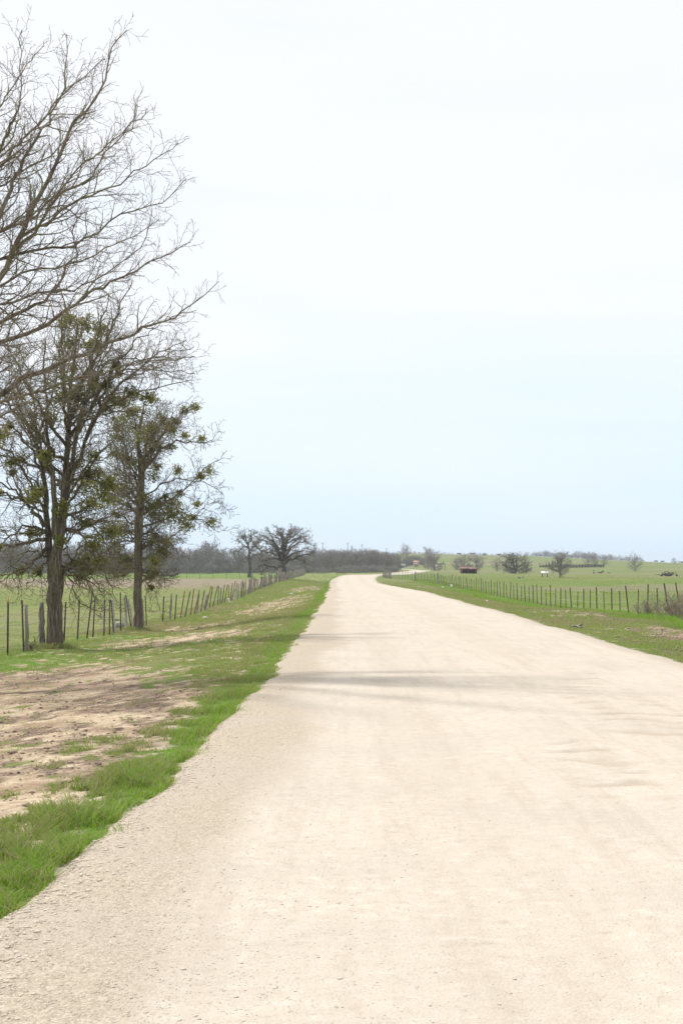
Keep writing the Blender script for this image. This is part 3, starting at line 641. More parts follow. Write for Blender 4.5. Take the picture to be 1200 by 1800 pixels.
# --- slimmer elm further along the fence
Y2 = 59.0
b2 = base(243, Y2)
trunk = [PX([(243, 1112), (243, 1080), (243, 1020), (244, 960), (246, 900), (248, 846), (247, 810), (243, 770), (250, 735), (254, 708)], Y2, 0, None, .2, 36, .012, .014, 5)]
trunk[0] = (trunk[0][0], np.interp(np.linspace(0, 1, 36), [0, .05, .15, .5, .65, 1], [.24, .175, .155, .145, .10, .012]))
LS = [([(248, 846), (260, 820), (276, 796), (292, 786), (308, 776), (332, 778), (360, 776), (378, 764)], .8, .09),
      ([(248, 830), (256, 800), (280, 770), (300, 748), (320, 726), (345, 708)], -.6, .07),
      ([(246, 928), (260, 922), (280, 916), (308, 906), (330, 904), (345, 912), (362, 920), (385, 938)], .3, .06),
      ([(247, 905), (265, 892), (285, 885), (308, 874), (324, 860), (344, 838), (370, 818), (392, 806)], -.8, .06),
      ([(320, 906), (345, 906), (360, 890), (380, 884), (393, 890)], .9, .025),
      ([(247, 880), (270, 862), (290, 848), (315, 842), (345, 846), (375, 856), (388, 868)], 1.2, .045),
      ([(246, 885), (238, 876), (226, 856), (214, 828), (200, 800), (190, 770)], .3, .07),
      ([(246, 800), (242, 760), (232, 725), (225, 705)], .6, .05),
      ([(246, 930), (225, 915), (205, 905), (185, 900), (165, 905)], -.5, .05),
      ([(245, 960), (225, 950), (205, 955), (185, 965), (165, 985)], .7, .045),
      ([(246, 968), (262, 958), (280, 952), (300, 958), (312, 970)], -.7, .04),
      ([(245, 985), (262, 980), (275, 990), (285, 1010), (290, 1035)], .6, .032),
      ([(244, 1015), (256, 1022), (268, 1035), (276, 1052), (280, 1070)], -.7, .03),
      ([(245, 985), (230, 980), (215, 990), (200, 1010), (190, 1030)], 1.1, .035),
      ([(246, 945), (265, 940), (282, 935), (290, 955), (296, 975)], 1.5, .035),
      ([(247, 860), (232, 835), (222, 810), (222, 780), (215, 745)], -1.2, .055),
      ([(248, 835), (268, 800), (272, 765), (282, 735), (288, 712)], 1.4, .05),
      ([(246, 905), (228, 890), (210, 880), (190, 868), (172, 862)], 1.4, .045)]
for (sx, sy), (ex, ey), (fx, fy), cnt in [((246, 950), (215, 935), (180, 930), 4), ((246, 990), (215, 985), (180, 1000), 4), ((246, 960), (275, 950), (305, 955), 4), ((247, 850), (225, 790), (210, 740), 4), ((247, 830), (268, 770), (275, 730), 3), ((247, 900), (270, 880), (300, 870), 3),
                                     ((246, 1000), (262, 1005), (285, 1020), 3), ((246, 880), (215, 850), (180, 830), 3), ((248, 810), (280, 765), (320, 750), 3)]:
    for _ in range(cnt):
        j = lambda a, q: a + rgx.normal(0, q)
        LS.append(([(sx, j(sy, 10)), (j(ex, 6), j(ey, 9)), (j(fx, 13), j(fy, 14))], rgx.uniform(-2.2, 2.2), rgx.uniform(.03, .05)))
limbs = [PX(l, Y2, dep, None, r * .85, 16, .009, .04, 60 + k) for k, (l, dep, r) in enumerate(LS)]
for k in range(8):
    a = .4 + k * .8; s = at(246, 960 - k * 18, Y2); d = np.array([math.cos(a) * .6, math.copysign(.6, math.sin(a)) + math.sin(a), .15 + .08 * k])
    p = smooth_path([s, s + d * .9, s + d * 1.9 + [0, 0, .15], s + d * 2.6 + [0, 0, .4]], 14); p[1:] += rng.normal(0, .04, p[1:].shape); limbs.append((p, np.linspace(.05, .009, 14)))
lv2 = [dict(n=2, wig=0, up=0), dict(step=.16, len=(.4, 1.25), ang=46, wig=.2, up=.015, n=10, r=.018),
       dict(step=.125, len=(.22, .6), ang=50, wig=.22, up=.01, n=5, r=.009), dict(step=.10, len=(.1, .26), ang=50, wig=.2, up=0, n=3, r=.007)]
t2, _ = build_tree('mistletoe_tree', b2, 'smaller bare elm with slim straight trunk and round mistletoe clumps by left fence', trunk, limbs, lv2, 9, .005, M['bark_elm'], M['twig_elm'], .006, t0=.1)
for k, (px, py, rp, dy) in enumerate([(214, 742, 18, 0), (236, 752, 17, .4), (264, 758, 15, -.4), (240, 722, 12, .3), (342, 716, 8, -.5), (325, 722, 8, -.4), (300, 752, 10, -.3), (300, 900, 22, 0), (320, 912, 18, .3), (280, 890, 19, -.4), (272, 908, 12, .4), (330, 924, 12, 0), (262, 895, 13, .5), (308, 885, 12, -.5), (250, 770, 16, -.9), (228, 728, 14, .6),
    (366, 828, 11, -.8), (352, 838, 7, -.7), (313, 826, 10, .6), (371, 918, 11, .2), (268, 838, 12, .3), (234, 812, 13, -.4), (276, 822, 9, .8), (346, 886, 7, .4), (205, 800, 14, .3), (208, 770, 15, -.3), (355, 772, 7, .5), (285, 735, 9, .8), (255, 875, 10, -.6), (215, 865, 14, .5), (285, 970, 14, .3), (270, 985, 15, -.5), (205, 960, 13, .2), (222, 930, 13, .6), (195, 880, 13, .4), (300, 785, 8, .5), (292, 950, 12, .4), (222, 985, 13, .3), (325, 765, 6, 0), (310, 740, 7, -.3)]):
    clump(t2, at(px, py, Y2 + dy), rp * mpp(Y2) * 1.35, int(60 + rp * 20), 300 + k, tint=.42 + .4 * ((k * 3) % 5) / 4)

for k in range(30):
    l_, d_, _r = LS[(k * 5 + 1) % len(LS)]; f_ = rgx.uniform(.25, .85); i_ = f_ * (len(l_) - 1); a_ = int(i_); q_ = i_ - a_
    clump(t2, at(l_[a_][0] * (1 - q_) + l_[a_ + 1][0] * q_, l_[a_][1] * (1 - q_) + l_[a_ + 1][1] * q_, Y2 + d_ * f_), rgx.uniform(6, 12) * mpp(Y2), 150, 450 + k, tint=rgx.uniform(.2, .7))
# --- spreading oak in the field
YO = 232.0; bo = base(500, YO); 
trunk = [(smooth_path([bo - [0, 0, .3], bo + [0, 0, .3], at(499, 1000, YO), at(498, 985, YO), at(498, 965, YO), at(497, 945, YO), at(500, 928, YO)], 26), np.interp(np.linspace(0, 1, 26), [0, .08, .3, .5, 1], [.6, .40, .32, .2, .03]))]
LO = [([(497, 996), (488, 998), (475, 997), (462, 994), (452, 999), (446, 1006)], .5, .2), ([(497, 990), (490, 975), (482, 960), (478, 945), (473, 932)], 1., .2),
      ([(498, 985), (490, 968), (483, 955), (472, 950), (465, 942), (458, 934)], -2, .16), ([(499, 992), (508, 985), (520, 978), (532, 974), (545, 974), (552, 968)], .5, .17),
      ([(499, 985), (505, 970), (512, 962), (522, 955), (535, 950), (546, 945)], -1.5, .17), ([(498, 972), (506, 952), (514, 942), (524, 935), (533, 930)], 1.5, .14),
      ([(498, 965), (495, 948), (490, 935), (484, 924)], -1, .12), ([(498, 950), (508, 938), (512, 925)], .8, .1), ([(520, 978), (528, 984), (536, 990), (538, 996)], 1.5, .08),
      ([(470, 996), (462, 1003), (458, 1010)], -.6, .08), ([(492, 978), (478, 972), (462, 968), (452, 962), (446, 950)], 1.8, .13), ([(492, 985), (476, 982), (462, 984), (450, 980)], -1.5, .12),
      ([(500, 960), (518, 948), (532, 944), (544, 956), (556, 960)], 2.5, .11),
      ([(497, 980), (484, 962), (468, 953), (455, 948), (446, 941)], -1, .12), ([(498, 970), (490, 950), (478, 938), (464, 931)], .7, .1), ([(500, 968), (516, 955), (530, 938), (540, 934)], -.8, .1), ([(499, 985), (515, 974), (535, 966), (554, 965)], .5, .12), ([(497, 975), (484, 968), (466, 962), (449, 962)], .2, .11), ([(499, 955), (492, 940), (494, 928)], 1.2, .08), ([(499, 955), (510, 936), (521, 927)], -.2, .08)]
limbs = [PX(l, YO, dep * 2, None, r * 1.25, 14, .03, .12, 400 + k) for k, (l, dep, r) in enumerate(LO)]
for k in range(6):
    a = .4 + k * 1.05; s = at(498, 985 - k * 5, YO); d = unit(np.array([math.cos(a) * .6, math.copysign(.8, math.sin(a)), .35 + .06 * k]))
    p = smooth_path([s, s + d * 1.0, s + d * 2.2, s + d * 3.2 + [0, 0, .2]], 12); p[1:] += rng.normal(0, .12, p[1:].shape); limbs.append((p, np.linspace(.17, .03, 12)))
lvo = [dict(n=2, wig=0, up=0), dict(step=.21, len=(.5, 1.3), ang=52, wig=.32, up=.03, n=9, r=.05), dict(step=.16, len=(.35, .85), ang=55, wig=.3, up=.03, n=5, r=.024), dict(step=.13, len=(.15, .4), ang=55, wig=.3, up=.02, n=3, r=.015)]
build_tree('oak_tree', bo, 'large spreading bare oak standing in the green field behind the left fence', trunk, limbs, lvo, 12, .014, M['bark_oak'], M['twig_oak'], .01, t0=.28)
YP = 275.0; bp = base(438, YP)
trunk = [(smooth_path([bp - [0, 0, .3], bp + [.1, 0, .6], at(440, 998, YP), at(438, 980, YP), at(438, 965, YP), at(433, 950, YP), at(430, 935, YP)], 20), np.interp(np.linspace(0, 1, 20), [0, .1, .5, 1], [.5, .34, .24, .04]))]
LP = [([(438, 965), (430, 960), (422, 966), (413, 970), (409, 972)], 1, .16), ([(437, 958), (442, 946), (440, 935), (436, 929)], -1, .12), ([(433, 950), (425, 943), (428, 932)], .6, .1),
      ([(438, 968), (448, 960), (455, 950), (458, 942)], 1.5, .12), ([(438, 985), (432, 980), (424, 984)], 0, .09), ([(430, 960), (420, 952), (412, 950)], -.8, .08), ([(439, 985), (450, 975), (462, 972)], -.8, .1), ([(438, 975), (444, 965), (446, 950)], -2, .1), ([(438, 968), (450, 957), (462, 950), (468, 944)], .5, .1), ([(436, 952), (446, 940), (454, 935)], -.6, .08), ([(436, 955), (424, 946), (418, 938)], .6, .08)]
limbs = [PX(l, YP, dep * 2, None, r, 10, .03, .12, 440 + k) for k, (l, dep, r) in enumerate(LP)]
build_tree('oak_tree', bp, 'smaller bare oak leaning left behind the large spreading oak', trunk, limbs, lvo, 13, .016, M['bark_oak'], M['twig_oak'], .01)

# --- far trees: a few prototypes, copied one by one
def proto(seed, H, Wd, r0, mat, nl=16, low=.15, step=.5, rmin=.03, multi=1, name='tree_mesh', upk=.06):
    rg = np.random.default_rng(seed); pl = []
    lv = [dict(n=2, wig=0, up=0), dict(step=step, len=(Wd * .16, Wd * .38), ang=45, wig=.25, up=upk, n=6, r=r0 * .22), dict(step=step * .8, len=(Wd * .08, Wd * .18), ang=50, wig=.25, up=.04, n=4, r=rmin * 1.6), dict(step=step * .75, len=(Wd * .04, Wd * .09), ang=50, wig=.25, up=.02, n=3, r=rmin * 1.2)]
    g = Grower(lv, seed, rmin); stems = []
    for m_ in range(multi):
        a = rg.uniform(0, 6.28); lean = (0.12 if multi == 1 else .45)
        p = smooth_path([[0, 0, -.3], [.02, 0, H * .12], [math.cos(a) * lean * H * .25, math.sin(a) * lean * H * .25, H * .4], [math.cos(a) * lean * H * .4, math.sin(a) * lean * H * .4, H * .66], [math.cos(a) * lean * H * .5, math.sin(a) * lean * H * .5, H * .93]], 16)
        r = np.linspace(r0, rmin, 16); stems.append((p, r)); g.kids(p, r, 0, .4)
        for k in range(nl // multi):
            t = low + (.85 - low) * (k / (nl / multi)); i = t * 15; s = p[int(i)]; az = k * 2.4 + rg.uniform(-.4, .4); spread = Wd * .5 * (1 - .55 * max(0, t - .4) / .6)
            d = np.array([math.cos(az), math.sin(az), 0])
            q = smooth_path([s, s + d * spread * .35 + [0, 0, H * .06], s + d * spread * .7 + [0, 0, H * (.14 + .06 * upk * 10)], s + d * spread * .95 + [0, 0, H * .24]], 10); q[1:] += rg.normal(0, Wd * .018, q[1:].shape)
            rr = np.linspace(r0 * .45 * (1 - .6 * t), rmin, 10); stems.append((q, rr)); g.kids(q, rr, 0, .15)
    v1, f1_ = tubes(stems, 5); v2, f2_ = tubes([(p, r) for _, p, r in g.out], 3)
    o = mesh_np(name, np.concatenate([v1, v2]), [np.concatenate([f1_[0], f2_[0] + len(v1)])], mat); me = o.data
    bpy.data.objects.remove(o); me.name = name
    return me
def put(me, name, loc, label, cat, group=None, sc=1, rz=None, sz=None):
    o = bpy.data.objects.new(name, me); C.objects.link(o); o.location = tuple(loc); o.scale = (sc, sc, sz or sc); o.rotation_euler = (0, 0, rng.uniform(0, 6.28) if rz is None else rz)
    return tag(o, label, cat, group)
PW = [proto(500 + k, 8, 6.5, .18, M['wood_grey'], 22, .08, .36, .024, 1) for k in range(5)]
PB = [proto(520 + k, 3.2, 4, .07, M['brush'], 22, .02, .25, .018, 4) for k in range(3)]
gr = 'leafless trees of the far wood'
def woods(px0, px1, top, Y0, Y1_, n, lab, grp=gr, protos=PW, H=8.0, name='wood_tree', jt=.24):
    for k in range(n):
        px = px0 + (px1 - px0) * (k + rng.uniform(.1, .9)) / n; Yk = rng.uniform(Y0, Y1_); b_ = base(px, Yk)
        tp = np.interp(px, *zip(*top)); zt = at(px, tp, Yk)[2]; s = max(.25, (zt - b_[2]) / H) * rng.uniform(1 - 2 * jt, 1 + jt * .5)
        put(protos[k % len(protos)], name, b_, lab, 'tree' if name != 'brush_thicket' else 'bush', grp, s * rng.uniform(.95, 1.2), None, s)
TOP = [(-200, 950), (0, 955), (150, 955), (290, 962), (330, 960), (380, 958), (420, 966), (470, 972), (560, 968), (580, 964), (610, 974), (640, 964), (665, 968), (700, 974)]
woods(-50, 420, TOP, 400, 440, 40, 'grey leafless tree in the near row of the far wood left of the oaks')
woods(-60, 430, TOP, 440, 500, 44, 'grey leafless tree deeper in the far wood left of the oaks', 'leafless trees deeper in the far wood')
woods(420, 565, TOP, 430, 520, 32, 'grey leafless tree of the far wood seen behind the oaks', 'leafless trees behind the oaks')
woods(565, 692, TOP, 440, 500, 28, 'grey leafless tree of the wood beyond the road crest', 'leafless trees beyond the road crest')
woods(560, 700, TOP, 500, 560, 26, 'grey leafless tree at the back of the wood beyond the road crest', 'leafless trees at the back beyond the crest')
woods(600, 698, [(600, 994), (650, 992), (698, 994)], 425, 445, 16, 'pale grey leafless brush at the foot of the wood beyond the road crest', 'pale brush beyond the road crest', PB, 3.2, 'brush_thicket')
woods(-50, 600, [(-50, 990), (600, 990)], 402, 418, 56, 'low grey brush along the foot of the far wood behind the green field', 'low brush along the far wood', PB, 3.2, 'brush_thicket')
woods(695, 768, [(695, 978), (768, 976)], 735, 800, 18, 'dark leafless tree in the belt beyond the second stretch of road', 'tree belt beyond the second stretch of road')
# far ridge
PR = [proto(540 + k, 7, 7, .2, M['wood_grey'], 14, .12, .9, .07, 1) for k in range(3)]
RT = [(540, 966), (700, 970), (760, 972), (800, 973), (850, 970), (900, 972), (950, 968), (1000, 970), (1040, 972), (1080, 978), (1110, 979), (1150, 986), (1200, 988), (1300, 988)]
for k in range(150):
    px = 540 + 600 * (k + rng.uniform(0, 1)) / 150 + (0 if k < 148 else 60); Yk = rng.uniform(1085, 1130); b_ = base(px, Yk); tp = np.interp(px, *zip(*RT)) + rng.uniform(-3, 4); s = np.clip((at(px, tp, Yk)[2] - b_[2]) / 7, .2, 1.4)
    if 770 < px < 935 and rng.uniform() < .45: s *= .5
    if px > 1075: s = min(s, .7)
    put(PR[k % 3], 'ridge_tree', b_, 'small blue grey tree in the row along the skyline ridge', 'tree', 'trees along the skyline ridge', s * 1.3, None, s)

# single trees in the right pasture
PS1 = proto(561, 5, 4.6, .2, M['wood_grey'], 18, .15, .34, .016, 1); PS2 = proto(562, 4.4, 4.4, .13, M['wood_grey'], 26, .25, .30, .014, 4); PS3 = proto(563, 5, 6.5, .26, M['bark_oak'], 20, .03, .4, .022, 2); PS4 = proto(564, 6, 5.5, .16, M['wood_grey'], 28, .05, .36, .018, 3)
def single(px, by, ty, me, H, lab, wide=1.0, name='pasture_tree', rz=None, group=None):
    b_ = gnd(px, by); zt = at(px, ty, b_[1])[2]; s = (zt - b_[2]) / H; return put(me, name, b_, lab, 'tree', group, s * wide, rz, s)
single(983, 1016, 968, PS2, 4.4, 'bare tree with several leaning trunks right of the white feeder', .95, rz=1.0)
single(905, 1008, 972, PS3, 5, 'dark gnarled tree with branches down to the ground in the right pasture', 1.1)
single(893, 1006, 982, PS4, 6, 'low bare tree half hidden left of the dark gnarled tree', 1.0)
single(873, 1004, 982, PS1, 5, 'small bare tree left of the dark gnarled tree', 1.1)
single(1115, 1004, 973, PS1, 5, 'small round bare tree standing alone at the right of the pasture', .95)
single(814, 1003, 974, PS4, 6, 'round bare bushy tree just left above the red roofed shed', 1.0)
single(836, 1004, 972, PS4, 6, 'tall bare bushy tree right behind the red roofed shed', 1.0)
single(803, 1002, 980, PS4, 6, 'low bare tree leftmost of the clump behind the shed', .9)
single(764, 1003, 968, PS4, 6, 'dark bare tree beside the pipe gateway', .95)
single(752, 1000, 962, PW[0], 8, 'tall bare tree with an open top left of the pipe gateway', .8)
single(714, 996, 957, PW[2], 8, 'tallest thin tree rising above the far belt', .7)
single(1032, 994, 974, PS1, 5, 'bare tree at the end of the dark corral fence', 1.1)
single(1045, 994, 972, PS1, 5, 'taller bare tree behind the corral end', 1.0)
single(1062, 994, 978, PS1, 5, 'smallest bare tree right of the corral fence', 1.0)
single(1184, 992, 980, PS1, 5, 'small pale tree on the skyline at the far right', 1.0)
single(925, 1006, 986, PS4, 6, 'pale bare shrub on the right side of the dark gnarled tree', 1.1)

# dead bushes by the right fence
def dead_bush(px, Y, rad, hgt, n, seed, label):
    b_ = base(px, Y); root = empty('dead_bush', b_, label, 'bush'); g = Grower([dict(n=8, wig=.2, up=-.01), dict(step=.09, len=(.12, .4), ang=38, wig=.2, up=0, n=5, r=.006), dict(step=.07, len=(.05, .16), ang=45, wig=.2, up=0, n=3, r=.004)], seed, .0038)
    rg = np.random.default_rng(seed)
    for k in range(n):
        a = rg.uniform(0, 6.28); s = b_ + [rg.normal(0, rad * .45), rg.normal(0, rad * .45), -.03]; tilt = abs(rg.normal(.4, .3))
        g.branch(s, np.array([math.cos(a) * tilt, math.sin(a) * tilt, 1]), hgt * rg.uniform(.55, 1.1), .009, 0)
    st = [(p, r) for k, p, r in g.out if k == 0]; tw = [(p, r) for k, p, r in g.out if k > 0]
    v, f = tubes(st, 4); mesh_np('stem', v - b_, f, M['bush'], root); v, f = tubes(tw, 3); mesh_np('twigs', v - b_, f, M['bush'], root)
dead_bush(1138, 63.5, .33, .85, 40, 601, 'small dark dry bush against the right fence')
dead_bush(1185, 58.5, .5, 1.1, 55, 602, 'larger pale dry bush at the right edge by the fence, its stems upright')
dead_bush(1168, 61, .35, .7, 26, 604, 'low dry bush between the small dark bush and the larger pale one')
dead_bush(1212, 56.5, .5, 1.1, 45, 603, 'dry bush cut by the right edge of the frame')

# ------------------------------------------------------------ fences
def steel_post(mb, b_, top, wdt=.02):
    """studded T post from b_ to top"""
    b_ = np.asarray(b_, float); top = np.asarray(top, float); ax = top - b_; ln = np.linalg.norm(ax); ax = ax / ln; s = np.array([1, 0, 0]) - ax * ax[0]; s = unit(s); f = np.cross(ax, s)
    b_ = b_ - ax * .25
    prof = [(-1, -.2), (1, -.2), (1, .2), (.18, .2), (.18, 1.5), (-.18, 1.5), (-.18, .2), (-1, .2)]
    V = [p + s * a * wdt + f * c * wdt for p in (b_, top) for a, c in prof]; n = 8
    mb.add(np.array(V), [[[i, (i + 1) % n, n + (i + 1) % n, n + i] for i in range(n)], [list(range(n, 2 * n))]])
    if wdt < .024 and b_[0] < 0:
        for k in range(int(ln / .09)):
            p = top - ax * (.06 + .09 * k); mb.tube([p - f * .014, p - f * .004], [.006, .008], 5)
def wood_post(mb, b_, top, r, seed):
    rg = np.random.default_rng(seed); b_ = np.asarray(b_, float) - [0, 0, .15]; n = 9; t = np.linspace(0, 1, n)[:, None]
    p = b_ * (1 - t) + np.asarray(top) * t; p[1:-1] += rg.normal(0, r * .17, (n - 2, 3)) * [1, 1, .2]
    V, Fq = tubes([(p, r * np.linspace(1.15, .8, n) * rg.uniform(.88, 1.12, n))], 9); V = V + rg.normal(0, r * .06, V.shape)
    mb.add(V, [Fq[0], np.array([[*range((n - 1) * 9, n * 9)]])])
    if rg.uniform() < .4:
        q = p[5]; d = np.array([rg.choice([-1, 1]) * r * 2.0, 0, r * 1.2]); mb.tube([q, q + d], [r * .5, r * .25], 6)
WIRE_H = [.18, .42, .68, .94, 1.17]
# left fence: (base px, base py, top px, top py, type, half width)
LF = [(15.5, 1151, 15.5, 1056, 's'), (43.5, 1146, 39, 1056, 's'), (49, 1143, 47, 1062, 'w'), (75, 1140, 74.5, 1060, 'W'), (114, 1131, 117, 1058, 's'), (137.5, 1125, 140.5, 1054, 's'), (154, 1119, 163.5, 1035, 's'), (164.5, 1118, 168, 1047, 's'),
      (184, 1112, 185, 1048, 's'), (193.5, 1109, 194, 1047, 's'), (201, 1109, 196, 1049, 's'), (204.5, 1109, 197.5, 1050, 'p'), (213.5, 1109, 212, 1040, 's'), (226, 1111, 219, 1051, 'p'), (232, 1111, 222, 1050, 's'), (237, 1107, 226, 1054, 'p'), (254, 1100, 250, 1050, 'w'),
      (258.5, 1094, 256, 1041, 's'), (286.8, 1088, 288.5, 1042, 's'), (299.5, 1083, 302, 1035, 'w'), (308, 1082, 311, 1037, 's'), (317.5, 1077, 325, 1028, 'r'), (325.5, 1077, 335, 1031, 's'), (335.5, 1075, 341.5, 1027, 'r'), (342, 1074, 351, 1031, 'r'), (345, 1075, 350.5, 1040, 'w'),
      (353.5, 1074, 360, 1035, 's'), (359, 1071, 365, 1043, 'W'), (361.5, 1070, 371.5, 1028, 'r'), (368.5, 1067, 374, 1029, 's'), (374.5, 1065, 383, 1028, 's'), (383, 1062, 385, 1028, 's'), (387, 1060, 389, 1030, 'w'), (390.5, 1059, 395, 1026, 's'), (394.5, 1059, 400.5, 1026, 's'),
      (401.5, 1055, 403, 1026, 'r'), (405, 1054, 409, 1022, 's'), (407.5, 1053, 414, 1018, 'r'), (413, 1052, 414, 1030, 'P'), (415, 1051, 416.5, 1022, 'w'), (418.5, 1050, 420, 1024, 'w'), (424, 1049, 424.5, 1021, 's')]
FXL = -7.9
fl = empty('wire_fence', (FXL, 37.5, tz1(FXL, 37.5)), 'old wire fence of rusty steel and cedar posts on the left roadside', 'fence')
kinds = {'s': ('steel_post', 'steel'), 'r': ('steel_post', 'rust'), 'w': ('wooden_post', 'cedar'), 'W': ('wooden_post', 'cedar'), 'p': ('wooden_post', 'cedar_pale'), 'P': ('wooden_post', 'cedar_pale')}
def add_post(root, kd, b_, top, seed, mbs=None):
    nm, mt = kinds[kd]; mb = mbs or MB()
    if nm == 'steel_post': steel_post(mb, b_, top, .021 if b_[1] < 70 else .026)
    else: wood_post(mb, b_, top, {'w': .05, 'W': .08, 'p': .05, 'P': .09}[kd], seed)
    if mbs is None:
        o = mb.build(nm, M[mt], root)
        if kd == 'r': o['label'] = 'rusty red brown steel post'
        if kd in 'pP': o['label'] = 'bleached pale cedar post'
nposts = 0
for k, (bx, by, tx, ty, kd) in enumerate(LF):
    Yk = FXL * F / (bx - 600); b_ = np.array([FXL, Yk, tz1(FXL, Yk)])
    ht = (by - ty) * mpp(Yk); top = b_ + [(tx - bx) * mpp(Yk), rng.normal(0, .03), ht]
    add_post(fl, kd, b_, top, 700 + k); nposts += 1
    if k == 0: mb = MB(); mb.tube([top - [0, 0, .05], top + [0, 0, .15]], [.014, .012], 6); mb.build('post_cap', mat_simple('orange_paint', (.6, .3, .14), (.72, .42, .24), 8), fl)
Yk = FXL * F / (424 - 600) + .9; k = 0; mbs = MB()
seqk = 'swswrwswwsprwsswwrsw'
while Yk < 345:
    b_ = np.array([FXL, Yk, tz1(FXL, Yk)]); kd = seqk[k % 20]
    if k in (9, 34, 52): kd = 'W'
    lean = rng.normal(.1, .12); h = rng.uniform(1.0, 1.35) * (1.35 if kd == 'W' else 1); top = b_ + [lean, rng.normal(0, .08), h]
    if nposts < 98: add_post(fl, kd, b_, top, 800 + k)
    else: add_post(fl, 'w' if kd != 's' else 's', b_, top, 800 + k, mbs)
    nposts += 1; k += 1; Yk += rng.uniform(.9, 1.9)
o = mbs.build('far_posts', M['cedar'], fl); o['kind'] = 'stuff'
def wires(root, path, hs, r, mat, sag=.02, barb_to=0, name='wire', y_near=1e9):
    for h in hs:
        P = []
        for (x, y) in path: P.append([x, y, tz1(x, y) + h + rng.normal(0, .012)])
        mb = MB(); mb.tube(P, [r] * len(P), 4)
        for (x0, y0, z0), (x1, y1, z1) in zip(P[:-1], P[1:]):
            if y0 > barb_to: break
            n = int(abs(y1 - y0) / .13)
            for j in range(n):
                f = j / n; p = np.array([x0 + (x1 - x0) * f, y0 + (y1 - y0) * f, z0 + (z1 - z0) * f]); mb.tube([p - [.012, 0, .012], p + [.012, 0, .012]], [.0025, .0025], 3)
        mb.build(name, mat, root)
wires(fl, [(FXL - .03, y) for y in np.concatenate([np.arange(24, 130, 2.1), np.arange(130, 345, 6)])], WIRE_H, .0035, M['wire'], barb_to=58)
# fence posts nearer than the frame shows, left
for j, Yk in enumerate((35.3, 33.1, 30.8)):
    b_ = np.array([FXL, Yk, tz1(FXL, Yk)]); 
# right fence
FR = ([50, 110, 150, 196, 230, 278], [13.05, 12.9, 12.4, 11.8, 10.4, 6.9])
def frx(Y): return float(np.interp(Y, *FR))
fr_ = empty('wire_fence', (frx(60), 60, tz1(frx(60), 60)), 'wire fence of slim dark steel posts along the right side of the road', 'fence')
nR = 0; mbs = MB(); rgp = np.random.default_rng(77)
for k in range(100):
    Yk = 59.6 + 2.22 * k
    if Yk > 276: break
    x = frx(Yk); b_ = np.array([x, Yk, tz1(x, Yk)]); tall = (k % 2 == 0); h = (1.27 if tall else 1.14) + rgp.normal(0, .05); lean = rgp.normal(-.02, .045)
    if k in (1, 2): lean = -.2; h = 1.3
    if k == 6: lean = -.15
    kd = 's'
    if k == 62: kd = 'W'; h = 1.45
    if k == 76: kd = 'w'; h = 1.35
    if k > 90: kd = 'w'; h = rgp.uniform(1.2, 1.6)
    if kd == 's':
        mb = MB(); steel_post(mb, b_, b_ + [lean, rgp.normal(0, .03), h], .027 if tall else .021); o = mb.build('steel_post', M['steel'], fr_)
    else:
        mb = MB(); wood_post(mb, b_, b_ + [lean, 0, h], .13 if kd == 'W' else .1, 900 + k); o = mb.build('wooden_post', M['cedar'], fr_)
wires(fr_, [(frx(y) - .03, y) for y in np.concatenate([np.arange(52, 140, 2.22), np.arange(140, 277, 6)])], [.2, .55, .88, 1.1], .004, M['wire'], barb_to=0)
# cross fence at the edge of the bright green field
cf = empty('field_fence', (-40, 238, tz1(-40, 238)), 'thin distant fence crossing the pasture at the edge of the bright green field', 'fence')
for k in range(26):
    x = -56 + k * 1.95; b_ = np.array([x, 238, tz1(x, 238)]); mb = MB(); steel_post(mb, b_, b_ + [rng.normal(0, .03), 0, 1.05], .028); mb.build('steel_post', M['plank'], cf)
wires(cf, [(-57 + 6 * k, 238) for k in range(9)], [.4, .75, 1.0], .005, M['wire'])

# ------------------------------------------------------------ small things in the pastures
# red roofed shed
p = gnd(823, 1008); w = 28 * mpp(p[1]); h = 10.5 * mpp(p[1])
sh = empty('shed', p, 'long low red roofed cattle shed with a dark open front in the right pasture', 'shed')
mb = MB(); mb.box(p + [0, h * .9, h * .36], (w * .98, .08, h * .74)); mb.box(p + [-w * .485, 0, h * .36], (.08, h * 1.7, h * .74)); mb.box(p + [w * .485, 0, h * .36], (.08, h * 1.7, h * .74)); mb.build('wall', M['dark'], sh)
mb = MB(); mb.box(p + [-w * .46, -h * .86, h * .34], (w * .08, .1, h * .68)); mb.box(p + [-w * .05, -h * .86, h * .34], (w * .03, .1, h * .68)); mb.box(p + [w * .48, -h * .86, h * .33], (.08, .1, h * .64)); mb.build('front_frame', M['red_roof'], sh)
mb = MB(); mb.box(p + [-w * .25, 0, h * .92], (w * .56, h * 2.2, .09), rx=.13)
for j in range(9): mb.box(p + [-w * .5 + j * w * .0625, 0, h * .92 + .04], (.04, h * 2.2, .05), rx=.13)
mb.build('roof', M['red_roof'], sh)
mb = MB(); mb.box(p + [w * .265, 0, h * .84], (w * .5, h * 2.2, .09), rx=.13)
for j in range(8): mb.box(p + [w * .04 + j * w * .0625, 0, h * .84 + .04], (.04, h * 2.2, .05), rx=.13)
mb.build('roof', M['red_roof'], sh)
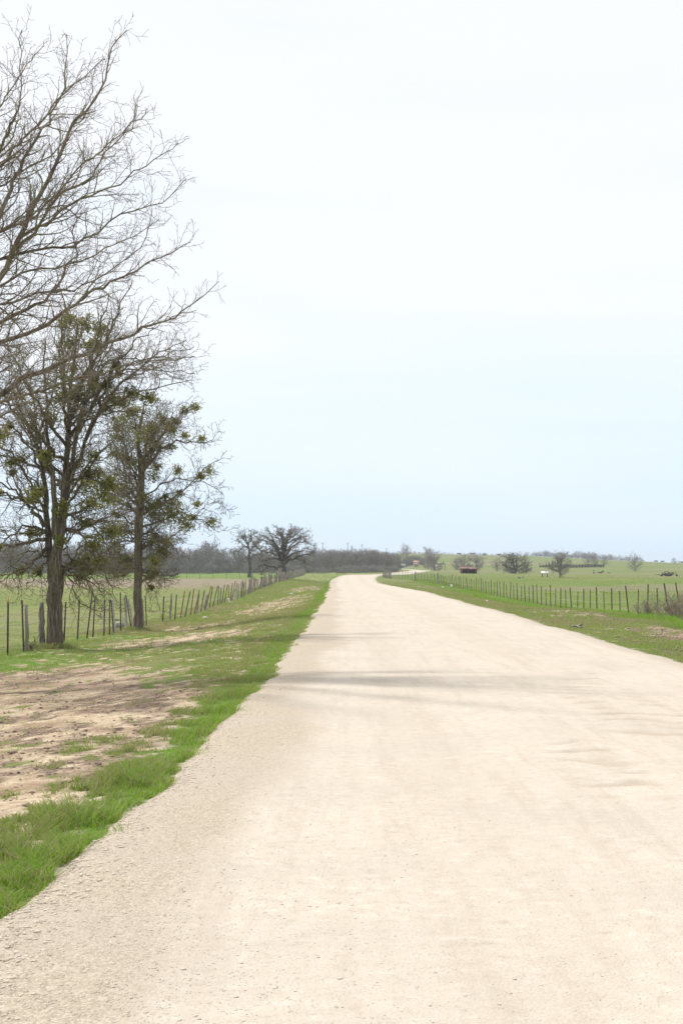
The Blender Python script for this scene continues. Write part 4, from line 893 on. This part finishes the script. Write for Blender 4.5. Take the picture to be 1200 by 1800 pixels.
# white feeder on legs
p = gnd(957, 1014.5); s = mpp(p[1])
fd = empty('feeder', p, 'white topped mineral feeder standing on thin legs left of the leaning tree', 'feeder')
mb = MB(); mb.box(p + [0, 0, 8.2 * s], (13 * s, 8 * s, .05), rx=.45); mb.build('lid', M['white'], fd)
mb = MB(); mb.box(p + [0, .1, 6.6 * s], (11 * s, 6 * s, 1.8 * s)); mb.build('trough', M['plank'], fd)
for sx in (-1, 1):
    for sy in (-1, 1):
        mb = MB(); mb.box(p + [sx * 4.6 * s, .1 + sy * 2.4 * s, 2.7 * s], (.07, .07, 6.2 * s)); mb.build('leg', M['dark'], fd)
# brush piles, log, low scrub
def log_pile(name, px, py, wpx, hpx, n, seed, label, mat, cat):
    p = gnd(px, py); s = mpp(p[1]); rg = np.random.default_rng(seed); root = empty(name, p, label, cat)
    for k in range(n):
        c = p + [rg.normal(0, .26) * wpx * s, rg.normal(0, .3) * wpx * s * .5, abs(rg.normal(.15, .3)) * hpx * s + .08]
        d = unit(np.array([rg.normal(0, 1), rg.normal(0, .6), rg.normal(0, .3)])) * wpx * s * rg.uniform(.08, .26)
        mb = MB(); pts = smooth_path([c - d, c + rg.normal(0, .05, 3), c + d], 7); pts[:, 2] = np.maximum(pts[:, 2], tz1(p[0], p[1]) + .05); mb.tube(pts, np.linspace(1, .5, 7) * rg.uniform(.06, .16), 6); mb.build('log', mat, root)
log_pile('brush_pile', 1171, 1013, 27, 9, 26, 31, 'dark pile of dead logs lying in the right pasture', M['bark_oak'], 'brush pile')
log_pile('brush_pile', 1188, 1013, 7, 7, 8, 32, 'small dark heap just right of the larger dead log pile', M['bark_oak'], 'brush pile')
log_pile('brush_pile', 1056, 1008, 16, 5, 14, 33, 'low brown scrap heap in the middle of the right pasture', M['bark_elm'], 'brush pile')
log_pile('brush_pile', 1043, 1008, 4, 5, 5, 34, 'tiny dark stump left of the low brown heap', M['bark_elm'], 'brush pile')
log_pile('brush_pile', 915, 1017, 7, 2, 5, 35, 'flat dark scrap lying in the grass left of the white feeder', M['bark_oak'], 'brush pile')
p = gnd(296, 1014); s = mpp(p[1]); lg = empty('fallen_log', p, 'dark fallen tree trunk with an upturned end in the left field', 'log')
mb = MB(); mb.tube(smooth_path([p + [-20 * s, 0, .2], p + [-10 * s, .2, .35], p + [0, 0, .3], p + [10 * s, 0, .35], p + [16 * s, 0, .7]], 14), np.linspace(.2, .3, 14), 8, rough=.02); mb.build('trunk', M['bark_oak'], lg, True)
for k, (a, h_) in enumerate([(-12, .9), (-4, .7), (3, .6), (16.5, .9)]):
    mb = MB(); mb.tube([p + [a * s, 0, .3], p + [(a + 1) * s, .1, h_]], [.12, .05], 6); mb.build('branch_stub', M['bark_oak'], lg)
# corral fence
pa, pb = gnd(948, 998), gnd(1082, 998); Yc = (pa[1] + pb[1]) / 2; xa, xb = (948 - 600) / F * Yc, (1060 - 600) / F * Yc
co_ = empty('corral_fence', (xa, Yc, tz1(xa, Yc)), 'dark plank corral fence across the slope behind the leaning tree', 'fence'); s = mpp(Yc)
nn_ = 22
for k in range(nn_):
    x = xa + (xb - xa) * k / (nn_ - 1); mb = MB(); z0 = tz1(x, Yc); wood_post(mb, (x, Yc, z0), (x, Yc, z0 + s * rng.uniform(6, 8) * (1.3 if k in (0, 3, 4) else 1)), .14, 950 + k); mb.build('wooden_post', M['dark'], co_)
for h in (.25, .5, .75):
    mb = MB()
    for k in range(3 if h > .7 else 0, nn_ - 1):
        x0 = xa + (xb - xa) * k / (nn_ - 1); x1 = xa + (xb - xa) * (k + 1) / (nn_ - 1); z0, z1 = tz1(x0, Yc), tz1(x1, Yc); mb.tube([(x0, Yc - .17, z0 + h * 6.4 * s), (x1, Yc - .17, z1 + h * 6.4 * s)], [.13, .13], 4)
    mb.build('rail', M['dark'], co_)
# pipe gateway
p = gnd(772, 1003); s = mpp(p[1]); gt = empty('pipe_gateway', p, 'tall thin pipe gateway frame in the far pasture', 'gateway')
for sx in (-1, 1): mb = MB(); mb.tube([p + [sx * 9.5 * s, 0, -.2], p + [sx * 9.5 * s, 0, 11.5 * s]], [.09, .09], 6); mb.build('post', M['bark_oak'], gt)
mb = MB(); mb.tube([p + [-9.5 * s, 0, 11.5 * s], p + [9.5 * s, 0, 11.5 * s]], [.08, .08], 6); mb.build('crossbar', M['bark_oak'], gt)

# houses and poles beyond
def house(px, by, wpx, hpx, label, wall, roof, name='farmhouse', Y=None):
    p = base(px, Y) if Y else gnd(px, by); s = mpp(p[1]); w = wpx * s; h = hpx * s; r_ = empty(name, p, label, 'house')
    mb = MB(); mb.box(p + [0, 0, h * .3], (w, w * .7, h * .62)); mb.build('wall', wall, r_)
    mb = MB(); hw = w * .55; d = w * .4
    mb.add(np.array([p + v for v in [(-hw, -d, h * .6), (hw, -d, h * .6), (hw, d, h * .6), (-hw, d, h * .6), (-hw, 0, h), (hw, 0, h)]]), [[[0, 1, 5, 4], [2, 3, 4, 5], [3, 2, 1, 0]], [[0, 4, 3], [1, 2, 5]]]); mb.build('roof', roof, r_)
    for sx in (-.28, .28): mb = MB(); mb.box(p + [sx * w, -w * .35 - .03, h * .33], (w * .18, .06, h * .26)); mb.build('window', M['glass'], r_)
    mb = MB(); mb.box(p + [0, -w * .35 - .03, h * .22], (w * .14, .06, h * .42)); mb.build('door', M['plank'], r_)
house(731, 995, 9, 11, 'small cream house among the trees of the far belt', M['cream'], mat_simple('orange_roof', (.5, .3, .2), (.6, .4, .28), 1), Y=728)
house(708, 988, 7, 7, 'white farm building half hidden in the far tree belt', M['white'], M['white'], Y=740)
house(595, 972, 9, 9, 'red roofed house on the skyline above the wood', M['dark'], M['red_roof'], Y=1010)
house(672, 983, 7, 6, 'white roofed barn on the slope behind the wood', M['plank'], M['white'], 'barn', Y=900)
for k, (px, ty, lab) in enumerate([(567, 953, 'utility pole leftmost on the skyline above the oaks side of the wood'), (611, 953, 'utility pole on the skyline right of the red roofed house'), (618, 958, 'shorter utility pole in the close pair on the skyline'), (636, 956, 'utility pole on the skyline above the thicket crown'), (679, 963, 'rightmost utility pole standing on the slope behind the wood')]):
    b_ = base(px, 1000 + 8 * k); zt = at(px, ty, b_[1])[2]; r_ = empty('utility_pole', b_, lab, 'utility pole', 'utility poles on the skyline')
    mb = MB(); mb.tube([b_ - [0, 0, .3], (b_[0], b_[1], zt)], [.2, .14], 7); mb.build('pole', M['plank'], r_); mb = MB(); mb.box((b_[0], b_[1] - .2, zt - .8), (2.2, .12, .16)); mb.build('crossarm', M['plank'], r_)

# cattle on the ridge and far right
def cow_mesh():
    mb = MB()
    mb.tube([(-1.05, 0, 1.0), (-.95, 0, 1.02), (-.6, 0, .98), (0, 0, .93), (.5, 0, .95), (.85, 0, 1.05), (1.05, 0, 1.12)], [.1, .3, .38, .42, .40, .33, .2], 10)
    mb.tube([(.85, 0, 1.1), (1.15, 0, 1.15), (1.4, 0, 1.0), (1.62, 0, .82), (1.78, 0, .7)], [.26, .2, .16, .15, .09], 8)
    for x in (-.8, .7):
        for y in (-.2, .2): mb.tube([(x, y, .9), (x + (.06 if x > 0 else -.1), y, .5), (x, y, .28), (x + .03, y, 0)], [.16, .09, .06, .07], 6)
    mb.tube([(-1.05, 0, 1.15), (-1.15, 0, .9), (-1.12, 0, .4)], [.04, .03, .05], 5)
    for y in (-.15, .15): mb.tube([(1.42, y, 1.1), (1.42, y * 2, 1.12)], [.05, .02], 5)
    o = mb.build('cow_mesh', M['hide']); me = o.data; bpy.data.objects.remove(o); return me
cow = cow_mesh()
for k, (px, lab) in enumerate([(806, 'black cow grazing on the ridge above the clump of bare trees'), (830, 'black cow on the ridge right of the first one'), (851, 'black cow on the ridge line near the middle of the herd'), (876, 'black cow on the ridge right of the middle one'), (894, 'rightmost black cow of the ridge herd'), (1152, 'black cow leftmost of the group on the far right skyline'), (1163, 'black cow in the middle of the far right skyline group'), (1198, 'black cow at the right edge of the frame on the skyline')]):
    put(cow, 'cow', base(px, 1075), lab, 'cow', 'cattle on the skyline', 1.0, [0, 2.9, .3, 3.3, .2, 3, .1, 2.8][k])

# pale scraps, stones and sticks near the fences
def stone(px, py, spx, label, mat='stone', name='stone', cat='stone', flat=.5, Y=None):
    p = gnd(px, py); r = spx * mpp(p[1]) * .5; rg = np.random.default_rng(int(px * 7 + py)); n, m_ = 9, 6; V = []
    for i in range(m_ + 1):
        for j in range(n):
            th = math.pi * i / m_; ph = 2 * math.pi * j / n; q = r * rg.uniform(.82, 1.15); V.append(p + np.array([q * math.sin(th) * math.cos(ph), q * .8 * math.sin(th) * math.sin(ph), q * flat * math.cos(th) + r * flat * .6]))
    idx = np.arange((m_ + 1) * n).reshape(m_ + 1, n); a = idx[:-1]; b = idx[1:]
    tag(mesh_np(name, np.array(V) , [np.stack([a, b, np.roll(b, -1, 1), np.roll(a, -1, 1)], -1).reshape(-1, 4)], M[mat]), label, cat)
stone(925, 1622, 11, 'single grey stone lying on the right half of the road', 'stone', flat=.6)
stone(317, 1085, 9, 'flat pale stone in the grass under the left fence')
stone(361, 1088, 11, 'wider flat pale stone nearest the brown patch on the left verge')
stone(560, 1038, 7, 'pale stone near the left road edge far away')
stone(573, 1034, 5, 'dark stone by the road edge near the bend', 'bark_oak')
stone(512, 1045, 5, 'crumpled pale blue scrap of plastic on the left verge', 'blue', 'plastic_scrap', 'litter', .7)
stone(778, 1033.5, 4, 'small white scrap right of the thick wooden post of the right fence', 'white', 'plastic_scrap', 'litter', .8)
stone(793, 1034, 4, 'upright white scrap caught at the foot of the right fence', 'white', 'plastic_scrap', 'litter', 2.2)
stone(855, 1057, 4, 'white scrap lying on the right verge', 'white', 'plastic_scrap', 'litter', .7)
stone(195, 1161, 5, 'small white scrap in the grass right of the thick tree trunk', 'white', 'plastic_scrap', 'litter', .6)
stone(1145, 999, 5, 'small pale boulder on the far right slope', 'stone')
p = gnd(403, 1060); s = mpp(p[1]); mb = MB(); mb.tube(smooth_path([p + [-3 * s, 0, 8 * s], p + [-.6 * s, 0, 6 * s], p + [-.5 * s, 0, 3 * s], p + [2.5 * s, 0, .5 * s]], 9), np.array([.01, .04, .06, .05, .03, .06, .05, .06, .02]), 6, rough=.01)
tag(mb.build('white_rag', M['white']), 'white rag hanging at the foot of the left fence', 'litter')
p = gnd(207, 1106); s = mpp(p[1]); lg = empty('pale_log', p, 'short pale bleached log lying behind the left fence', 'log')
mb = MB(); mb.tube([p + [-10 * s, .3, .12], p + [0, .3, .16], p + [9 * s, .3, .13]], [.1, .12, .09], 8, rough=.01); mb.build('trunk', M['cedar_pale'], lg)
mb = MB(); mb.tube([p + [-12 * s, .5, .3], p + [2 * s, .5, .34]], [.03, .02], 6); mb.build('branch', M['cedar'], lg)
p = gnd(1012, 1104); s = mpp(p[1]); br = empty('broken_branch', p, 'grey broken branch lying across the right verge near the road', 'branch')
mb = MB(); mb.tube(smooth_path([p + [-11 * s, 0, .03], p + [-3 * s, .1, .06], p + [4 * s, 0, .05], p + [9 * s, -.1, .12]], 10), np.linspace(.015, .04, 10), 7); mb.build('stem', M['cedar'], br)
mb = MB(); mb.tube([p + [3 * s, 0, .05], p + [6 * s, -.15, .02], p + [11 * s, -.2, .05]], [.025, .02, .01], 6); mb.build('side_branch', M['cedar'], br)
# dead vine climbing the pale cedar post, part of the fence
Yk = FXL * F / (52 - 600); v0 = np.array([FXL + .04, Yk, tz1(FXL, Yk)]); g = Grower([dict(n=9, wig=.5, up=.1), dict(step=.07, len=(.05, .16), ang=60, wig=.3, up=0, n=4, r=.006)], 3, .005)
for k in range(7): g.branch(v0 + rng.normal(0, .04, 3) * [1, 1, 0], np.array([rng.normal(0, .2), rng.normal(0, .2), 1]), rng.uniform(.3, .75), .009, 0)
vv, ff = tubes([(p_, r_) for _, p_, r_ in g.out], 4); mesh_np('dead_vine', vv - np.array(fl.location), ff, M['bark_elm'], fl)
# tufts round the trunk bases
xs_, ys_ = [], []
for b_, r0_, n_ in ((b1, .3, 1500), (b2, .24, 1200)):
    a = rng.uniform(0, 6.28, n_); q_ = r0_ + np.abs(rng.normal(0, .18, n_)); xs_.append(b_[0] + np.cos(a) * q_); ys_.append(b_[1] + np.sin(a) * q_)
x, y = np.concatenate(xs_), np.concatenate(ys_)
blades('grass_tuft', x, y, rng.uniform(.05, .24, len(x)), rng.uniform(.008, .016, len(x)), np.clip(rng.normal(.35, .35, len(x)), 0, 1), .6, 'mixed green and dry grass tufts round the bases of the two elm trunks')

# haze
mh = bpy.data.materials.new('haze'); mh.use_nodes = True; t = mh.node_tree; t.nodes.clear(); o_ = N(t, 'ShaderNodeOutputMaterial'); pv = N(t, 'ShaderNodeVolumePrincipled')
pv.inputs['Color'].default_value = (.86, .92, 1, 1); pv.inputs['Density'].default_value = .00022; pv.inputs['Anisotropy'].default_value = .2; L(t, pv.outputs[0], o_.inputs['Volume'])
mb = MB(); lo = float(Z.min()) - 1; mb.box((0, 1400, (lo + 26) / 2), (5400, 3200, 26 - lo)); hz = mb.build('haze', mh); tag(hz, kind='stuff')
